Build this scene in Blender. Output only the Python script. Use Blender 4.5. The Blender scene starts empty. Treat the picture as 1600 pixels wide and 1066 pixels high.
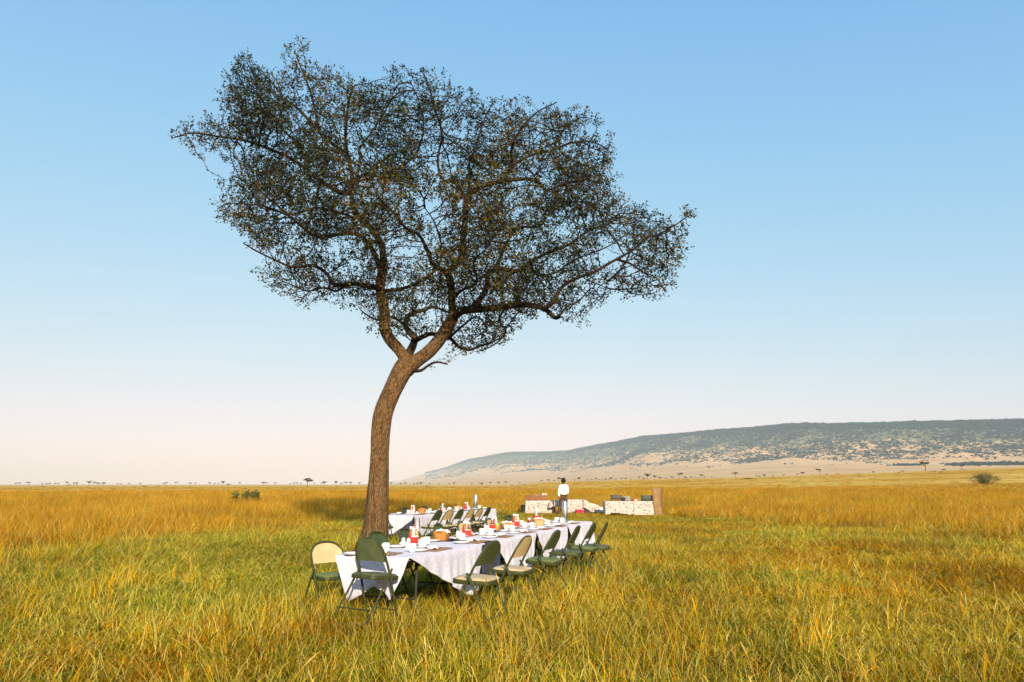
import bpy, bmesh, math, random
import numpy as np
from mathutils import Vector, Matrix, Euler
R = math.radians
HAZE = 1.4e-4
random.seed(7); rng = np.random.default_rng(7)
scene = bpy.context.scene
COL = scene.collection

# ------------------------------------------------------------------ camera
CAM_H = 1.36; PITCH = R(11.86); F = 1066.7
cam_d = bpy.data.cameras.new('camera'); cam = bpy.data.objects.new('camera', cam_d); COL.objects.link(cam)
cam.location = (0, 0, CAM_H); cam.rotation_euler = (R(90) + PITCH, 0, 0)
cam_d.lens = 24; cam_d.sensor_width = 36; cam_d.clip_start = 0.05; cam_d.clip_end = 60000
scene.camera = cam
# ------------------------------------------------------------------ world and sun
SUN_EL = R(20); SUN_AZ = math.atan2(0.20, -0.98)          # behind the camera, a little to its right
w = bpy.data.worlds.new('World'); scene.world = w; w.use_nodes = True
nt = w.node_tree; nt.nodes.clear()
sky = nt.nodes.new('ShaderNodeTexSky'); sky.sky_type = 'NISHITA'; sky.sun_disc = False
sky.sun_elevation = SUN_EL; sky.sun_rotation = SUN_AZ
sky.air_density = 1.0; sky.dust_density = 0.3; sky.ozone_density = 1.5; sky.altitude = 0
bg = nt.nodes.new('ShaderNodeBackground'); bg.inputs['Strength'].default_value = 0.15
wo = nt.nodes.new('ShaderNodeOutputWorld')
# soft shoulder on the sky's own colour, as a camera gives a bright sky: A * x / (x + K) per channel
def vm(op, a, b):
    k = nt.nodes.new('ShaderNodeVectorMath'); k.operation = op; nt.links.new(a, k.inputs[0])
    if isinstance(b, tuple): k.inputs[1].default_value = b
    else: nt.links.new(b, k.inputs[1])
    return k.outputs[0]
sx_ = sky.outputs[0]
sk_ = vm('MULTIPLY', vm('DIVIDE', sx_, vm('ADD', sx_, (7.0, 1.9, .5))), (8.5, 4.92, 4.5))
nt.links.new(sk_, bg.inputs[0]); nt.links.new(bg.outputs[0], wo.inputs[0])
sd = bpy.data.lights.new('sun', 'SUN'); sun = bpy.data.objects.new('sun', sd); COL.objects.link(sun)
sd.energy = 5.0; sd.angle = R(0.5); sd.color = (1.0, 0.86, 0.67)
sdir = Vector((math.sin(SUN_AZ) * math.cos(SUN_EL), math.cos(SUN_AZ) * math.cos(SUN_EL), math.sin(SUN_EL)))
sun.rotation_euler = (-sdir).to_track_quat('-Z', 'Y').to_euler(); sun.location = (5, -10, 20)
scene.view_settings.view_transform = 'Standard'; scene.view_settings.look = 'None'
scene.view_settings.exposure = 0.60; scene.view_settings.gamma = 1
scene.view_settings.use_curve_mapping = False
scene.cycles.max_bounces = 6; scene.cycles.diffuse_bounces = 3; scene.cycles.glossy_bounces = 2
scene.cycles.transmission_bounces = 4; scene.cycles.volume_bounces = 1
scene.cycles.use_denoising = True

# ------------------------------------------------------------------ geometry helpers
cp, sp = math.cos(PITCH), math.sin(PITCH)
def ray(px, py):
    xc = (px - 800) / F; yc = (533 - py) / F
    return Vector((xc, cp - yc * sp, sp + yc * cp))
def at(px, py, D):
    d = ray(px, py); k = D / d.y
    return Vector((d.x * k, D, CAM_H + d.z * k))
def on_z(px, py, z):
    d = ray(px, py); k = (z - CAM_H) / d.z
    return Vector((d.x * k, d.y * k, z))
def sstep(a, b, x):
    t = np.clip((np.asarray(x, float) - a) / (b - a), 0, 1); return t * t * (3 - 2 * t)
_tab = rng.random((256, 256))
def vnoise(x, y):
    x = np.asarray(x, float); y = np.asarray(y, float)
    xi = np.floor(x).astype(int); yi = np.floor(y).astype(int); fx = x - xi; fy = y - yi
    fx = fx * fx * (3 - 2 * fx); fy = fy * fy * (3 - 2 * fy)
    a = _tab[xi % 256, yi % 256]; b = _tab[(xi + 1) % 256, yi % 256]
    c = _tab[xi % 256, (yi + 1) % 256]; d = _tab[(xi + 1) % 256, (yi + 1) % 256]
    return (a * (1 - fx) + b * fx) * (1 - fy) + (c * (1 - fx) + d * fx) * fy
def fbm(x, y, o=4):
    s = 0; a = .5; f = 1
    for k in range(o):
        s = s + a * vnoise(x * f + 17.3 * k, y * f + 9.1 * k); a *= .5; f *= 2
    return s / (1 - .5 ** o)
A_DEG = [-180, 0, 2.6, 10.3, 20, 28.6, 36, 90, 150, 180]
A_G = [0, 0, .0045, .0085, .012, .0166, .021, .02, 0, 0]
def Z(x, y):
    x = np.asarray(x, float); y = np.asarray(y, float)
    D = np.hypot(x, y); a = np.degrees(np.arctan2(x, y))
    g = np.interp(a, A_DEG, A_G)
    z = g * np.minimum(D, 900) * sstep(30, 300, D)
    z = z - .10 * sstep(15, 30, D) * (1 - sstep(60, 140, D))
    z = z + .05 * (fbm(x * .35, y * .35, 3) - .5) * (1 - sstep(40, 100, D))
    z = z + .9 * (fbm(x * .008 + 5, y * .008 + 5, 3) - .5) * sstep(120, 500, D)
    z = z + .10 * np.exp(-((x + 1.5) ** 2 + (y - 6.75) ** 2) / .5)
    return z
def zf(x, y): return float(Z(x, y))

def tag(o, label=None, cat=None, group=None, kind=None):
    if label: o['label'] = label
    if cat: o['category'] = cat
    if group: o['group'] = group
    if kind: o['kind'] = kind
    return o
def empty(name, loc, rz=0, scale=1):
    o = bpy.data.objects.new(name, None); COL.objects.link(o)
    o.location = loc; o.rotation_euler = (0, 0, rz); o.scale = (scale,) * 3; o.empty_display_size = .2
    return o
def link_mesh(name, me, m, parent=None, smooth=True):
    if m is not None and not me.materials: me.materials.append(m)
    if smooth: me.shade_smooth()
    o = bpy.data.objects.new(name, me); COL.objects.link(o)
    if parent is not None: o.parent = parent
    return o
def np_mesh(name, V, Fc, colors=None, attr='col'):
    """V Nx3, Fc list of equal-length face index arrays (each MxK)."""
    me = bpy.data.meshes.new(name)
    V = np.asarray(V, np.float32)
    me.vertices.add(len(V)); me.vertices.foreach_set('co', V.ravel())
    groups = [np.asarray(f, np.int32) for f in Fc if len(f)]
    nl = sum(f.size for f in groups); nf = sum(len(f) for f in groups)
    me.loops.add(nl); me.polygons.add(nf)
    me.loops.foreach_set('vertex_index', np.concatenate([f.ravel() for f in groups]))
    st = []; o = 0
    for f in groups:
        k = f.shape[1]; st.append(o + np.arange(len(f)) * k); o += f.size
    me.polygons.foreach_set('loop_start', np.concatenate(st).astype(np.int32))
    me.update(calc_edges=True); me.validate()
    if colors is not None:
        ca = me.color_attributes.new(attr, 'FLOAT_COLOR', 'POINT')
        c4 = np.ones((len(V), 4), np.float32); c4[:, :3] = colors
        ca.data.foreach_set('color', c4.ravel())
    return me
class MB:
    def __init__(s): s.v = []; s.f = []
    def add(s, vs, fs):
        b = len(s.v); s.v += [tuple(v) for v in vs]; s.f += [tuple(i + b for i in f) for f in fs]
    def box(s, c, d, rot=None, bev=0.0):
        bm = bmesh.new(); bmesh.ops.create_cube(bm, size=1)
        for v in bm.verts: v.co = Vector((v.co.x * d[0], v.co.y * d[1], v.co.z * d[2]))
        if bev > 0: bmesh.ops.bevel(bm, geom=list(bm.edges), offset=bev, segments=2, affect='EDGES', profile=.6)
        M = Matrix.Translation(c) @ (rot.to_matrix().to_4x4() if rot else Matrix.Identity(4))
        bm.verts.ensure_lookup_table()
        s.add([M @ v.co for v in bm.verts], [[v.index for v in f.verts] for f in bm.faces]); bm.free()
    def tube(s, pts, r, n=8, cap=True, closed=False):
        pts = [Vector(p) for p in pts]; m = len(pts)
        rr = r if hasattr(r, '__len__') else [r] * m
        up = None; rings = []
        for i, p in enumerate(pts):
            if closed: t = pts[(i + 1) % m] - pts[i - 1]
            else: t = pts[min(i + 1, m - 1)] - pts[max(i - 1, 0)]
            t.normalize()
            if up is None: up = t.orthogonal().normalized()
            up = (up - t * up.dot(t)); up = up.normalized() if up.length > 1e-6 else t.orthogonal().normalized()
            sd_ = t.cross(up)
            rings.append([p + (up * math.cos(2 * math.pi * k / n) + sd_ * math.sin(2 * math.pi * k / n)) * rr[i] for k in range(n)])
        vs = [v for r_ in rings for v in r_]; fs = []
        for i in range(m if closed else m - 1):
            j = (i + 1) % m
            for k in range(n):
                fs.append((i * n + k, i * n + (k + 1) % n, j * n + (k + 1) % n, j * n + k))
        if cap and not closed:
            fs.append(tuple(range(n - 1, -1, -1))); fs.append(tuple((m - 1) * n + k for k in range(n)))
        s.add(vs, fs)
    def lathe(s, c, prof, n=16):
        vs = []; fs = []; m = len(prof)
        for (r_, z_) in prof:
            for k in range(n):
                a = 2 * math.pi * k / n; vs.append((c[0] + r_ * math.cos(a), c[1] + r_ * math.sin(a), c[2] + z_))
        for i in range(m - 1):
            for k in range(n): fs.append((i * n + k, i * n + (k + 1) % n, (i + 1) * n + (k + 1) % n, (i + 1) * n + k))
        if prof[0][0] > 1e-5: fs.append(tuple(range(n - 1, -1, -1)))
        if prof[-1][0] > 1e-5: fs.append(tuple((m - 1) * n + k for k in range(n)))
        s.add(vs, fs)
    def mesh(s, name):
        me = bpy.data.meshes.new(name); me.from_pydata(s.v, [], s.f); me.update(); return me
    def build(s, name, m, parent=None, smooth=True, auto=True):
        me = s.mesh(name)
        if m: me.materials.append(m)
        if smooth:
            me.shade_smooth()
            if auto: me.set_sharp_from_angle(angle=R(40))
        o = bpy.data.objects.new(name, me); COL.objects.link(o)
        if parent is not None: o.parent = parent
        return o
def copy_tree(o, parent=None):
    c = o.copy(); COL.objects.link(c)
    c.parent = parent
    for ch in o.children: copy_tree(ch, c)
    return c

# ------------------------------------------------------------------ materials
def mat(name, col, rough=.6, metal=0, var=.12, scale=20, bump=0, bscale=None, spec=.4, col2=None, coat=0, detail=4):
    m = bpy.data.materials.new(name); m.use_nodes = True; n = m.node_tree; b = n.nodes['Principled BSDF']
    tc = n.nodes.new('ShaderNodeTexCoord'); no = n.nodes.new('ShaderNodeTexNoise')
    no.inputs['Scale'].default_value = scale; no.inputs['Detail'].default_value = detail
    n.links.new(tc.outputs['Object'], no.inputs['Vector'])
    ra = n.nodes.new('ShaderNodeValToRGB'); ra.color_ramp.elements[0].position = .32; ra.color_ramp.elements[1].position = .68
    c2 = col2 if col2 else tuple(min(1, c * (1 + var)) for c in col)
    c1 = tuple(c * (1 - var) for c in col) if not col2 else col
    ra.color_ramp.elements[0].color = (*c1, 1); ra.color_ramp.elements[1].color = (*c2, 1)
    n.links.new(no.outputs['Fac'], ra.inputs['Fac']); n.links.new(ra.outputs['Color'], b.inputs['Base Color'])
    b.inputs['Roughness'].default_value = rough; b.inputs['Metallic'].default_value = metal
    b.inputs['Specular IOR Level'].default_value = spec; b.inputs['Coat Weight'].default_value = coat
    if bump:
        n2 = n.nodes.new('ShaderNodeTexNoise'); n2.inputs['Scale'].default_value = bscale or scale * 2
        n.links.new(tc.outputs['Object'], n2.inputs['Vector'])
        bp = n.nodes.new('ShaderNodeBump'); bp.inputs['Strength'].default_value = bump; bp.inputs['Distance'].default_value = .01
        n.links.new(n2.outputs['Fac'], bp.inputs['Height']); n.links.new(bp.outputs['Normal'], b.inputs['Normal'])
    return m
M = {}
M['green_metal'] = mat('green_metal', (.042, .050, .014), .55, 0, .25, 30, spec=.25)
M['green_panel'] = mat('green_panel', (.050, .070, .020), .55, 0, .15, 8, spec=.3)
M['green_pad'] = mat('green_pad', (.135, .175, .045), .65, 0, .15, 12)
M['olive_pad'] = mat('olive_pad', (.085, .095, .035), .5, 0, .2, 12)
M['cream_panel'] = mat('cream_panel', (.48, .34, .15), .5, 0, .1, 6, col2=(.60, .45, .22))
M['cream_pad'] = mat('cream_pad', (.48, .36, .19), .6, 0, .1, 9, col2=(.58, .45, .26))
M['rubber'] = mat('rubber', (.02, .02, .02), .8)
M['white_china'] = mat('white_china', (.82, .80, .76), .2, 0, .03, 5, spec=.5)
M['paper'] = mat('paper', (.85, .84, .82), .9, 0, .04, 30, bump=.3)
M['placemat'] = mat('placemat', (.42, .20, .07), .8, 0, .35, 60, bump=.5)
M['placemat_dark'] = mat('placemat_dark', (.08, .06, .05), .8, 0, .3, 60)
M['wicker'] = mat('wicker', (.50, .20, .04), .7, 0, .5, 70, bump=.8)
M['wicker_pale'] = mat('wicker_pale', (.62, .34, .14), .7, 0, .3, 50, bump=.6)
M['red'] = mat('red_plastic', (.62, .03, .015), .35, 0, .1, 20)
M['red_dark'] = mat('red_sauce', (.22, .015, .01), .2, 0, .15, 20, coat=.5)
M['amber'] = mat('amber_sauce', (.55, .22, .03), .2, 0, .2, 20, coat=.5)
M['glass_pale'] = mat('glass_pale', (.62, .60, .50), .12, 0, .1, 30, coat=.6)
M['lime'] = mat('lime_plastic', (.25, .6, .08), .4)
M['steel'] = mat('steel', (.62, .62, .63), .22, 1, .05, 5)
M['navy'] = mat('navy_cloth', (.035, .04, .075), .9, 0, .2, 40, bump=.3)
M['dark_metal'] = mat('dark_metal', (.045, .04, .038), .5, .3, .2, 10)
M['wood_box'] = mat('wood_box', (.22, .085, .03), .65, 0, .3, 14, bump=.3)
M['tan_canvas'] = mat('tan_canvas', (.28, .17, .065), .85, 0, .22, 3, bump=.4, bscale=30)
M['dark_green'] = mat('dark_green', (.012, .04, .022), .5)
M['plywood'] = mat('plywood', (.35, .26, .16), .7, 0, .2, 4)
M['red_cloth'] = mat('red_cloth', (.45, .02, .05), .9)
M['skin'] = mat('skin', (.08, .04, .025), .55)
M['hair'] = mat('hair', (.008, .006, .005), .8)
M['shirt'] = mat('shirt', (.82, .81, .80), .8, 0, .04, 12, bump=.5, bscale=10)
M['trousers'] = mat('trousers', (.085, .045, .025), .85, 0, .15, 20, bump=.3)
M['shoe'] = mat('shoe', (.02, .014, .01), .5)

def cloth_mat(name, base, dot, scale, thr, floral=False):
    m = bpy.data.materials.new(name); m.use_nodes = True; n = m.node_tree; b = n.nodes['Principled BSDF']
    tc = n.nodes.new('ShaderNodeTexCoord')
    vo = n.nodes.new('ShaderNodeTexVoronoi'); vo.inputs['Scale'].default_value = scale
    no = n.nodes.new('ShaderNodeTexNoise'); no.inputs['Scale'].default_value = scale * .7; no.inputs['Detail'].default_value = 5
    n.links.new(tc.outputs['Object'], vo.inputs['Vector']); n.links.new(tc.outputs['Object'], no.inputs['Vector'])
    ra = n.nodes.new('ShaderNodeValToRGB')
    ra.color_ramp.elements[0].position = thr; ra.color_ramp.elements[1].position = thr + .12
    ra.color_ramp.elements[0].color = (*dot, 1); ra.color_ramp.elements[1].color = (*base, 1)
    if floral:
        ad = n.nodes.new('ShaderNodeMath'); ad.operation = 'MULTIPLY_ADD'; ad.inputs[1].default_value = .6
        n.links.new(no.outputs['Fac'], ad.inputs[0]); n.links.new(vo.outputs['Distance'], ad.inputs[2])
        n.links.new(ad.outputs[0], ra.inputs['Fac'])
    else: n.links.new(no.outputs['Fac'], ra.inputs['Fac'])
    n.links.new(ra.outputs['Color'], b.inputs['Base Color'])
    b.inputs['Roughness'].default_value = .9; b.inputs['Specular IOR Level'].default_value = .15
    b.inputs['Sheen Weight'].default_value = .15
    n2 = n.nodes.new('ShaderNodeTexNoise'); n2.inputs['Scale'].default_value = 4; n2.inputs['Detail'].default_value = 7; n2.inputs['Distortion'].default_value = 1.2
    n.links.new(tc.outputs['Object'], n2.inputs['Vector'])
    bp = n.nodes.new('ShaderNodeBump'); bp.inputs['Strength'].default_value = .6; bp.inputs['Distance'].default_value = .035
    n.links.new(n2.outputs['Fac'], bp.inputs['Height']); n.links.new(bp.outputs['Normal'], b.inputs['Normal'])
    return m
M['tablecloth'] = cloth_mat('speckled_tablecloth', (.62, .605, .665), (.51, .485, .565), 75, .42)
M['floral'] = cloth_mat('floral_tablecloth', (.54, .46, .39), (.15, .10, .10), 11, .555, True)

def attr_mat(name, transl=.3, rough=.7, spec=.2, vary=.0):
    m = bpy.data.materials.new(name); m.use_nodes = True; n = m.node_tree; n.nodes.clear()
    at_ = n.nodes.new('ShaderNodeAttribute'); at_.attribute_name = 'col'
    b = n.nodes.new('ShaderNodeBsdfPrincipled'); b.inputs['Roughness'].default_value = rough; b.inputs['Specular IOR Level'].default_value = spec
    tr = n.nodes.new('ShaderNodeBsdfTranslucent'); mx = n.nodes.new('ShaderNodeMixShader'); mx.inputs[0].default_value = transl
    o = n.nodes.new('ShaderNodeOutputMaterial')
    c = at_.outputs['Color']
    if vary:
        g = n.nodes.new('ShaderNodeNewGeometry'); no = n.nodes.new('ShaderNodeTexNoise'); no.inputs['Scale'].default_value = .35; no.inputs['Detail'].default_value = 5
        n.links.new(g.outputs['Position'], no.inputs['Vector'])
        ra = n.nodes.new('ShaderNodeValToRGB'); ra.color_ramp.elements[0].position = .35; ra.color_ramp.elements[1].position = .65
        ra.color_ramp.elements[0].color = (1 - vary, 1 - vary * 1.1, 1 - vary * 1.1, 1); ra.color_ramp.elements[1].color = (1 + vary, 1 + vary, 1 + vary * .6, 1)
        n.links.new(no.outputs['Fac'], ra.inputs['Fac'])
        mu = n.nodes.new('ShaderNodeMix'); mu.data_type = 'RGBA'; mu.blend_type = 'MULTIPLY'; mu.inputs[0].default_value = 1
        n.links.new(c, mu.inputs[6]); n.links.new(ra.outputs['Color'], mu.inputs[7]); c = mu.outputs[2]
    n.links.new(c, b.inputs['Base Color']); n.links.new(c, tr.inputs['Color'])
    n.links.new(b.outputs[0], mx.inputs[1]); n.links.new(tr.outputs[0], mx.inputs[2]); n.links.new(mx.outputs[0], o.inputs[0])
    return m
M['grass'] = attr_mat('grass_blades', .35, .9, .0, vary=.25)
M['leaf'] = attr_mat('tree_leaves', .15, .5, .25)
M['far_leaf'] = attr_mat('far_leaves', .1, .8, .1)
M['far_bark'] = mat('far_bark', (.06, .045, .035), .9)

def bark_mat():
    m = bpy.data.materials.new('bark'); m.use_nodes = True; n = m.node_tree; b = n.nodes['Principled BSDF']
    tc = n.nodes.new('ShaderNodeTexCoord'); mp = n.nodes.new('ShaderNodeMapping'); mp.inputs['Scale'].default_value = (1, 1, .26)
    n.links.new(tc.outputs['Object'], mp.inputs['Vector'])
    no = n.nodes.new('ShaderNodeTexNoise'); no.inputs['Scale'].default_value = 24; no.inputs['Detail'].default_value = 8; no.inputs['Roughness'].default_value = .65; no.inputs['Distortion'].default_value = .6
    vo = n.nodes.new('ShaderNodeTexVoronoi'); vo.feature = 'DISTANCE_TO_EDGE'; vo.inputs['Scale'].default_value = 36
    n.links.new(mp.outputs[0], no.inputs['Vector']); n.links.new(mp.outputs[0], vo.inputs['Vector'])
    mx = n.nodes.new('ShaderNodeMath'); mx.operation = 'MULTIPLY_ADD'; mx.inputs[1].default_value = .9
    n.links.new(vo.outputs['Distance'], mx.inputs[0]); n.links.new(no.outputs['Fac'], mx.inputs[2])
    ra = n.nodes.new('ShaderNodeValToRGB'); e = ra.color_ramp.elements
    e[0].position = .38; e[0].color = (.03, .015, .006, 1); e[1].position = .85; e[1].color = (.235, .135, .054, 1)
    k = e.new(.55); k.color = (.105, .060, .025, 1)
    n.links.new(mx.outputs[0], ra.inputs['Fac']); n.links.new(ra.outputs['Color'], b.inputs['Base Color'])
    b.inputs['Roughness'].default_value = .9; b.inputs['Specular IOR Level'].default_value = .15
    bp = n.nodes.new('ShaderNodeBump'); bp.inputs['Strength'].default_value = 1.0; bp.inputs['Distance'].default_value = .022
    n.links.new(mx.outputs[0], bp.inputs['Height']); n.links.new(bp.outputs['Normal'], b.inputs['Normal'])
    return m
M['bark'] = bark_mat()

def ground_mat():
    m = bpy.data.materials.new('savanna_ground'); m.use_nodes = True; n = m.node_tree; b = n.nodes['Principled BSDF']
    g = n.nodes.new('ShaderNodeNewGeometry'); L = n.links
    def noise(s, d=6, vec=None, r=.6):
        k = n.nodes.new('ShaderNodeTexNoise'); k.inputs['Scale'].default_value = s; k.inputs['Detail'].default_value = d; k.inputs['Roughness'].default_value = r
        L.new(vec or g.outputs['Position'], k.inputs['Vector']); return k.outputs['Fac']
    def ramp(f, stops):
        r_ = n.nodes.new('ShaderNodeValToRGB'); e = r_.color_ramp.elements
        e[0].position, e[0].color = stops[0][0], (*stops[0][1], 1); e[1].position, e[1].color = stops[-1][0], (*stops[-1][1], 1)
        for p_, c_ in stops[1:-1]: q = e.new(p_); q.color = (*c_, 1)
        L.new(f, r_.inputs['Fac']); return r_.outputs['Color']
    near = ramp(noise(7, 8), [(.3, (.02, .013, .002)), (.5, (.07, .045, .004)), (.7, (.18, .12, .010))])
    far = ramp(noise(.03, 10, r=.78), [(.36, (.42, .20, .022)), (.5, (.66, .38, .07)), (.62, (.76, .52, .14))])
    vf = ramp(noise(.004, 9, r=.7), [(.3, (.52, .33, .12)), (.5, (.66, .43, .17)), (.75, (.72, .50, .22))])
    ln = n.nodes.new('ShaderNodeVectorMath'); ln.operation = 'LENGTH'; L.new(g.outputs['Position'], ln.inputs[0])
    def mr(a, b_):
        k = n.nodes.new('ShaderNodeMapRange'); k.inputs[1].default_value = a; k.inputs[2].default_value = b_; L.new(ln.outputs['Value'], k.inputs[0]); return k.outputs[0]
    def mix(f, a, b_):
        k = n.nodes.new('ShaderNodeMix'); k.data_type = 'RGBA'; L.new(f, k.inputs[0]); L.new(a, k.inputs[6]); L.new(b_, k.inputs[7]); return k.outputs[2]
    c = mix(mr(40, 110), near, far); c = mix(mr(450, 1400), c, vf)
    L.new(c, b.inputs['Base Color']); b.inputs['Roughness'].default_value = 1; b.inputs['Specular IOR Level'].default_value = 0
    bp = n.nodes.new('ShaderNodeBump'); bp.inputs['Strength'].default_value = .8; bp.inputs['Distance'].default_value = .4
    L.new(noise(2.2, 8), bp.inputs['Height']); L.new(bp.outputs['Normal'], b.inputs['Normal'])
    return m
M['ground'] = ground_mat()
def hill_mat():
    m = bpy.data.materials.new('hill_slope'); m.use_nodes = True; n = m.node_tree; b = n.nodes['Principled BSDF']; L = n.links
    g = n.nodes.new('ShaderNodeNewGeometry')
    k = n.nodes.new('ShaderNodeTexNoise'); k.inputs['Scale'].default_value = .006; k.inputs['Detail'].default_value = 10; k.inputs['Roughness'].default_value = .65
    L.new(g.outputs['Position'], k.inputs['Vector'])
    ra = n.nodes.new('ShaderNodeValToRGB'); e = ra.color_ramp.elements
    e[0].position = .3; e[0].color = (.52, .32, .14, 1); e[1].position = .7; e[1].color = (.72, .47, .23, 1)
    L.new(k.outputs['Fac'], ra.inputs['Fac'])
    # dry scrub on the upper slope, tan grass on the toe
    k2 = n.nodes.new('ShaderNodeTexNoise'); k2.inputs['Scale'].default_value = .03; k2.inputs['Detail'].default_value = 6; L.new(g.outputs['Position'], k2.inputs['Vector'])
    sx = n.nodes.new('ShaderNodeSeparateXYZ'); L.new(g.outputs['Position'], sx.inputs[0])
    mrz = n.nodes.new('ShaderNodeMapRange'); mrz.inputs[1].default_value = 60; mrz.inputs[2].default_value = 230; mrz.inputs[3].default_value = -.40; mrz.inputs[4].default_value = .34
    L.new(sx.outputs['Z'], mrz.inputs[0])
    ad = n.nodes.new('ShaderNodeMath'); L.new(mrz.outputs[0], ad.inputs[0]); L.new(k2.outputs['Fac'], ad.inputs[1])
    r2 = n.nodes.new('ShaderNodeValToRGB'); r2.color_ramp.elements[0].position = .48; r2.color_ramp.elements[1].position = .58; L.new(ad.outputs[0], r2.inputs['Fac'])
    mx = n.nodes.new('ShaderNodeMix'); mx.data_type = 'RGBA'; L.new(r2.outputs['Color'], mx.inputs[0]); L.new(ra.outputs['Color'], mx.inputs[6]); mx.inputs[7].default_value = (.17, .17, .09, 1)
    L.new(mx.outputs[2], b.inputs['Base Color']); b.inputs['Roughness'].default_value = 1; b.inputs['Specular IOR Level'].default_value = 0
    return m
M['hill'] = hill_mat()

# ------------------------------------------------------------------ ground sheet (structure)
rad = np.concatenate([np.linspace(0, 40, 54), np.geomspace(42, 12500, 90)])
ang = np.concatenate([np.linspace(-50, 50, 201), np.linspace(50, 310, 105)[1:-1]])
ang = np.radians(ang); na = len(ang)
RR, AA = np.meshgrid(rad[1:], ang, indexing='ij')
X = RR * np.sin(AA); Y = RR * np.cos(AA); ZZ = Z(X, Y)
V = np.concatenate([[[0, 0, zf(0, 0)]], np.stack([X, Y, ZZ], -1).reshape(-1, 3)])
i, j = np.meshgrid(np.arange(len(rad) - 2), np.arange(na), indexing='ij'); j2 = (j + 1) % na
quads = np.stack([1 + i * na + j, 1 + i * na + j2, 1 + (i + 1) * na + j2, 1 + (i + 1) * na + j], -1).reshape(-1, 4)[:, ::-1]
tri = np.stack([np.zeros(na, int), 1 + (np.arange(na) + 1) % na, 1 + np.arange(na)], -1)
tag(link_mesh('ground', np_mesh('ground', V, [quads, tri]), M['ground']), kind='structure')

# ------------------------------------------------------------------ hills (structure)
ridge_px = [(560, 757, 9800), (625, 751, 9400), (665, 739, 8600), (700, 730, 8000), (730, 719, 7200), (790, 708, 6400), (880, 706, 5700), (930, 697, 4900), (1000, 684, 4200),
            (1100, 675, 3700), (1240, 664, 3300), (1400, 662, 3100), (1600, 657, 2950), (1900, 645, 2800), (2300, 640, 2700)]
ra_ = []; rD = []; rH = []
for (px, py, d) in ridge_px:
    p = at(px, py, d); ra_.append(math.atan2(p.x, p.y)); rD.append(math.hypot(p.x, p.y)); rH.append(max(p.z, 2))
ts = np.array([.24, .34, .5, .62, .72, .80, .86, .91, .95, .98, 1.0, 1.04, 1.15, 1.25])
hs = np.array([-.03, .03, .10, .17, .25, .36, .50, .66, .82, .94, 1.0, 1.005, .93, -.05])
nA = 420; nT = 110
aa = np.linspace(ra_[0], ra_[-1], nA); tt = np.linspace(ts[0], ts[-1], nT)
def hill_z(a, t):
    Dr = np.interp(a, ra_, rD); Hr = np.interp(a, ra_, rH)
    r_ = Dr * t; x = r_ * np.sin(a); y = r_ * np.cos(a)
    gz = np.interp(np.degrees(a), A_DEG, A_G) * 900
    wob = (fbm(x * .0022 + 3, y * .0022, 4) - .5)
    t2 = t + .07 * wob * sstep(.4, .75, t) * (1 - sstep(.9, 1.0, t))
    h = np.interp(t2, ts, hs)
    gul = (fbm(x * .010, y * .004 + 40, 4) - .5)
    z = gz * (1 - sstep(.5, .9, t)) * .6 + h * (Hr - 0) + gul * 34 * sstep(.6, .85, t) * (1 - sstep(.93, 1.0, t)) * (Hr / 270)
    z = z + (fbm(x * .012, y * .012, 3) - .5) * 9 * sstep(.9, 1.0, t) * (Hr / 270)
    return x, y, z
Ag, Tg = np.meshgrid(aa, tt, indexing='ij')
hx, hy, hz = hill_z(Ag, Tg)
V = np.stack([hx, hy, hz], -1).reshape(-1, 3)
i, j = np.meshgrid(np.arange(nA - 1), np.arange(nT - 1), indexing='ij')
quads = np.stack([i * nT + j, i * nT + j + 1, (i + 1) * nT + j + 1, (i + 1) * nT + j], -1).reshape(-1, 4)[:, ::-1]
tag(link_mesh('hills', np_mesh('hills', V, [quads]), M['hill']), kind='structure')

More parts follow.
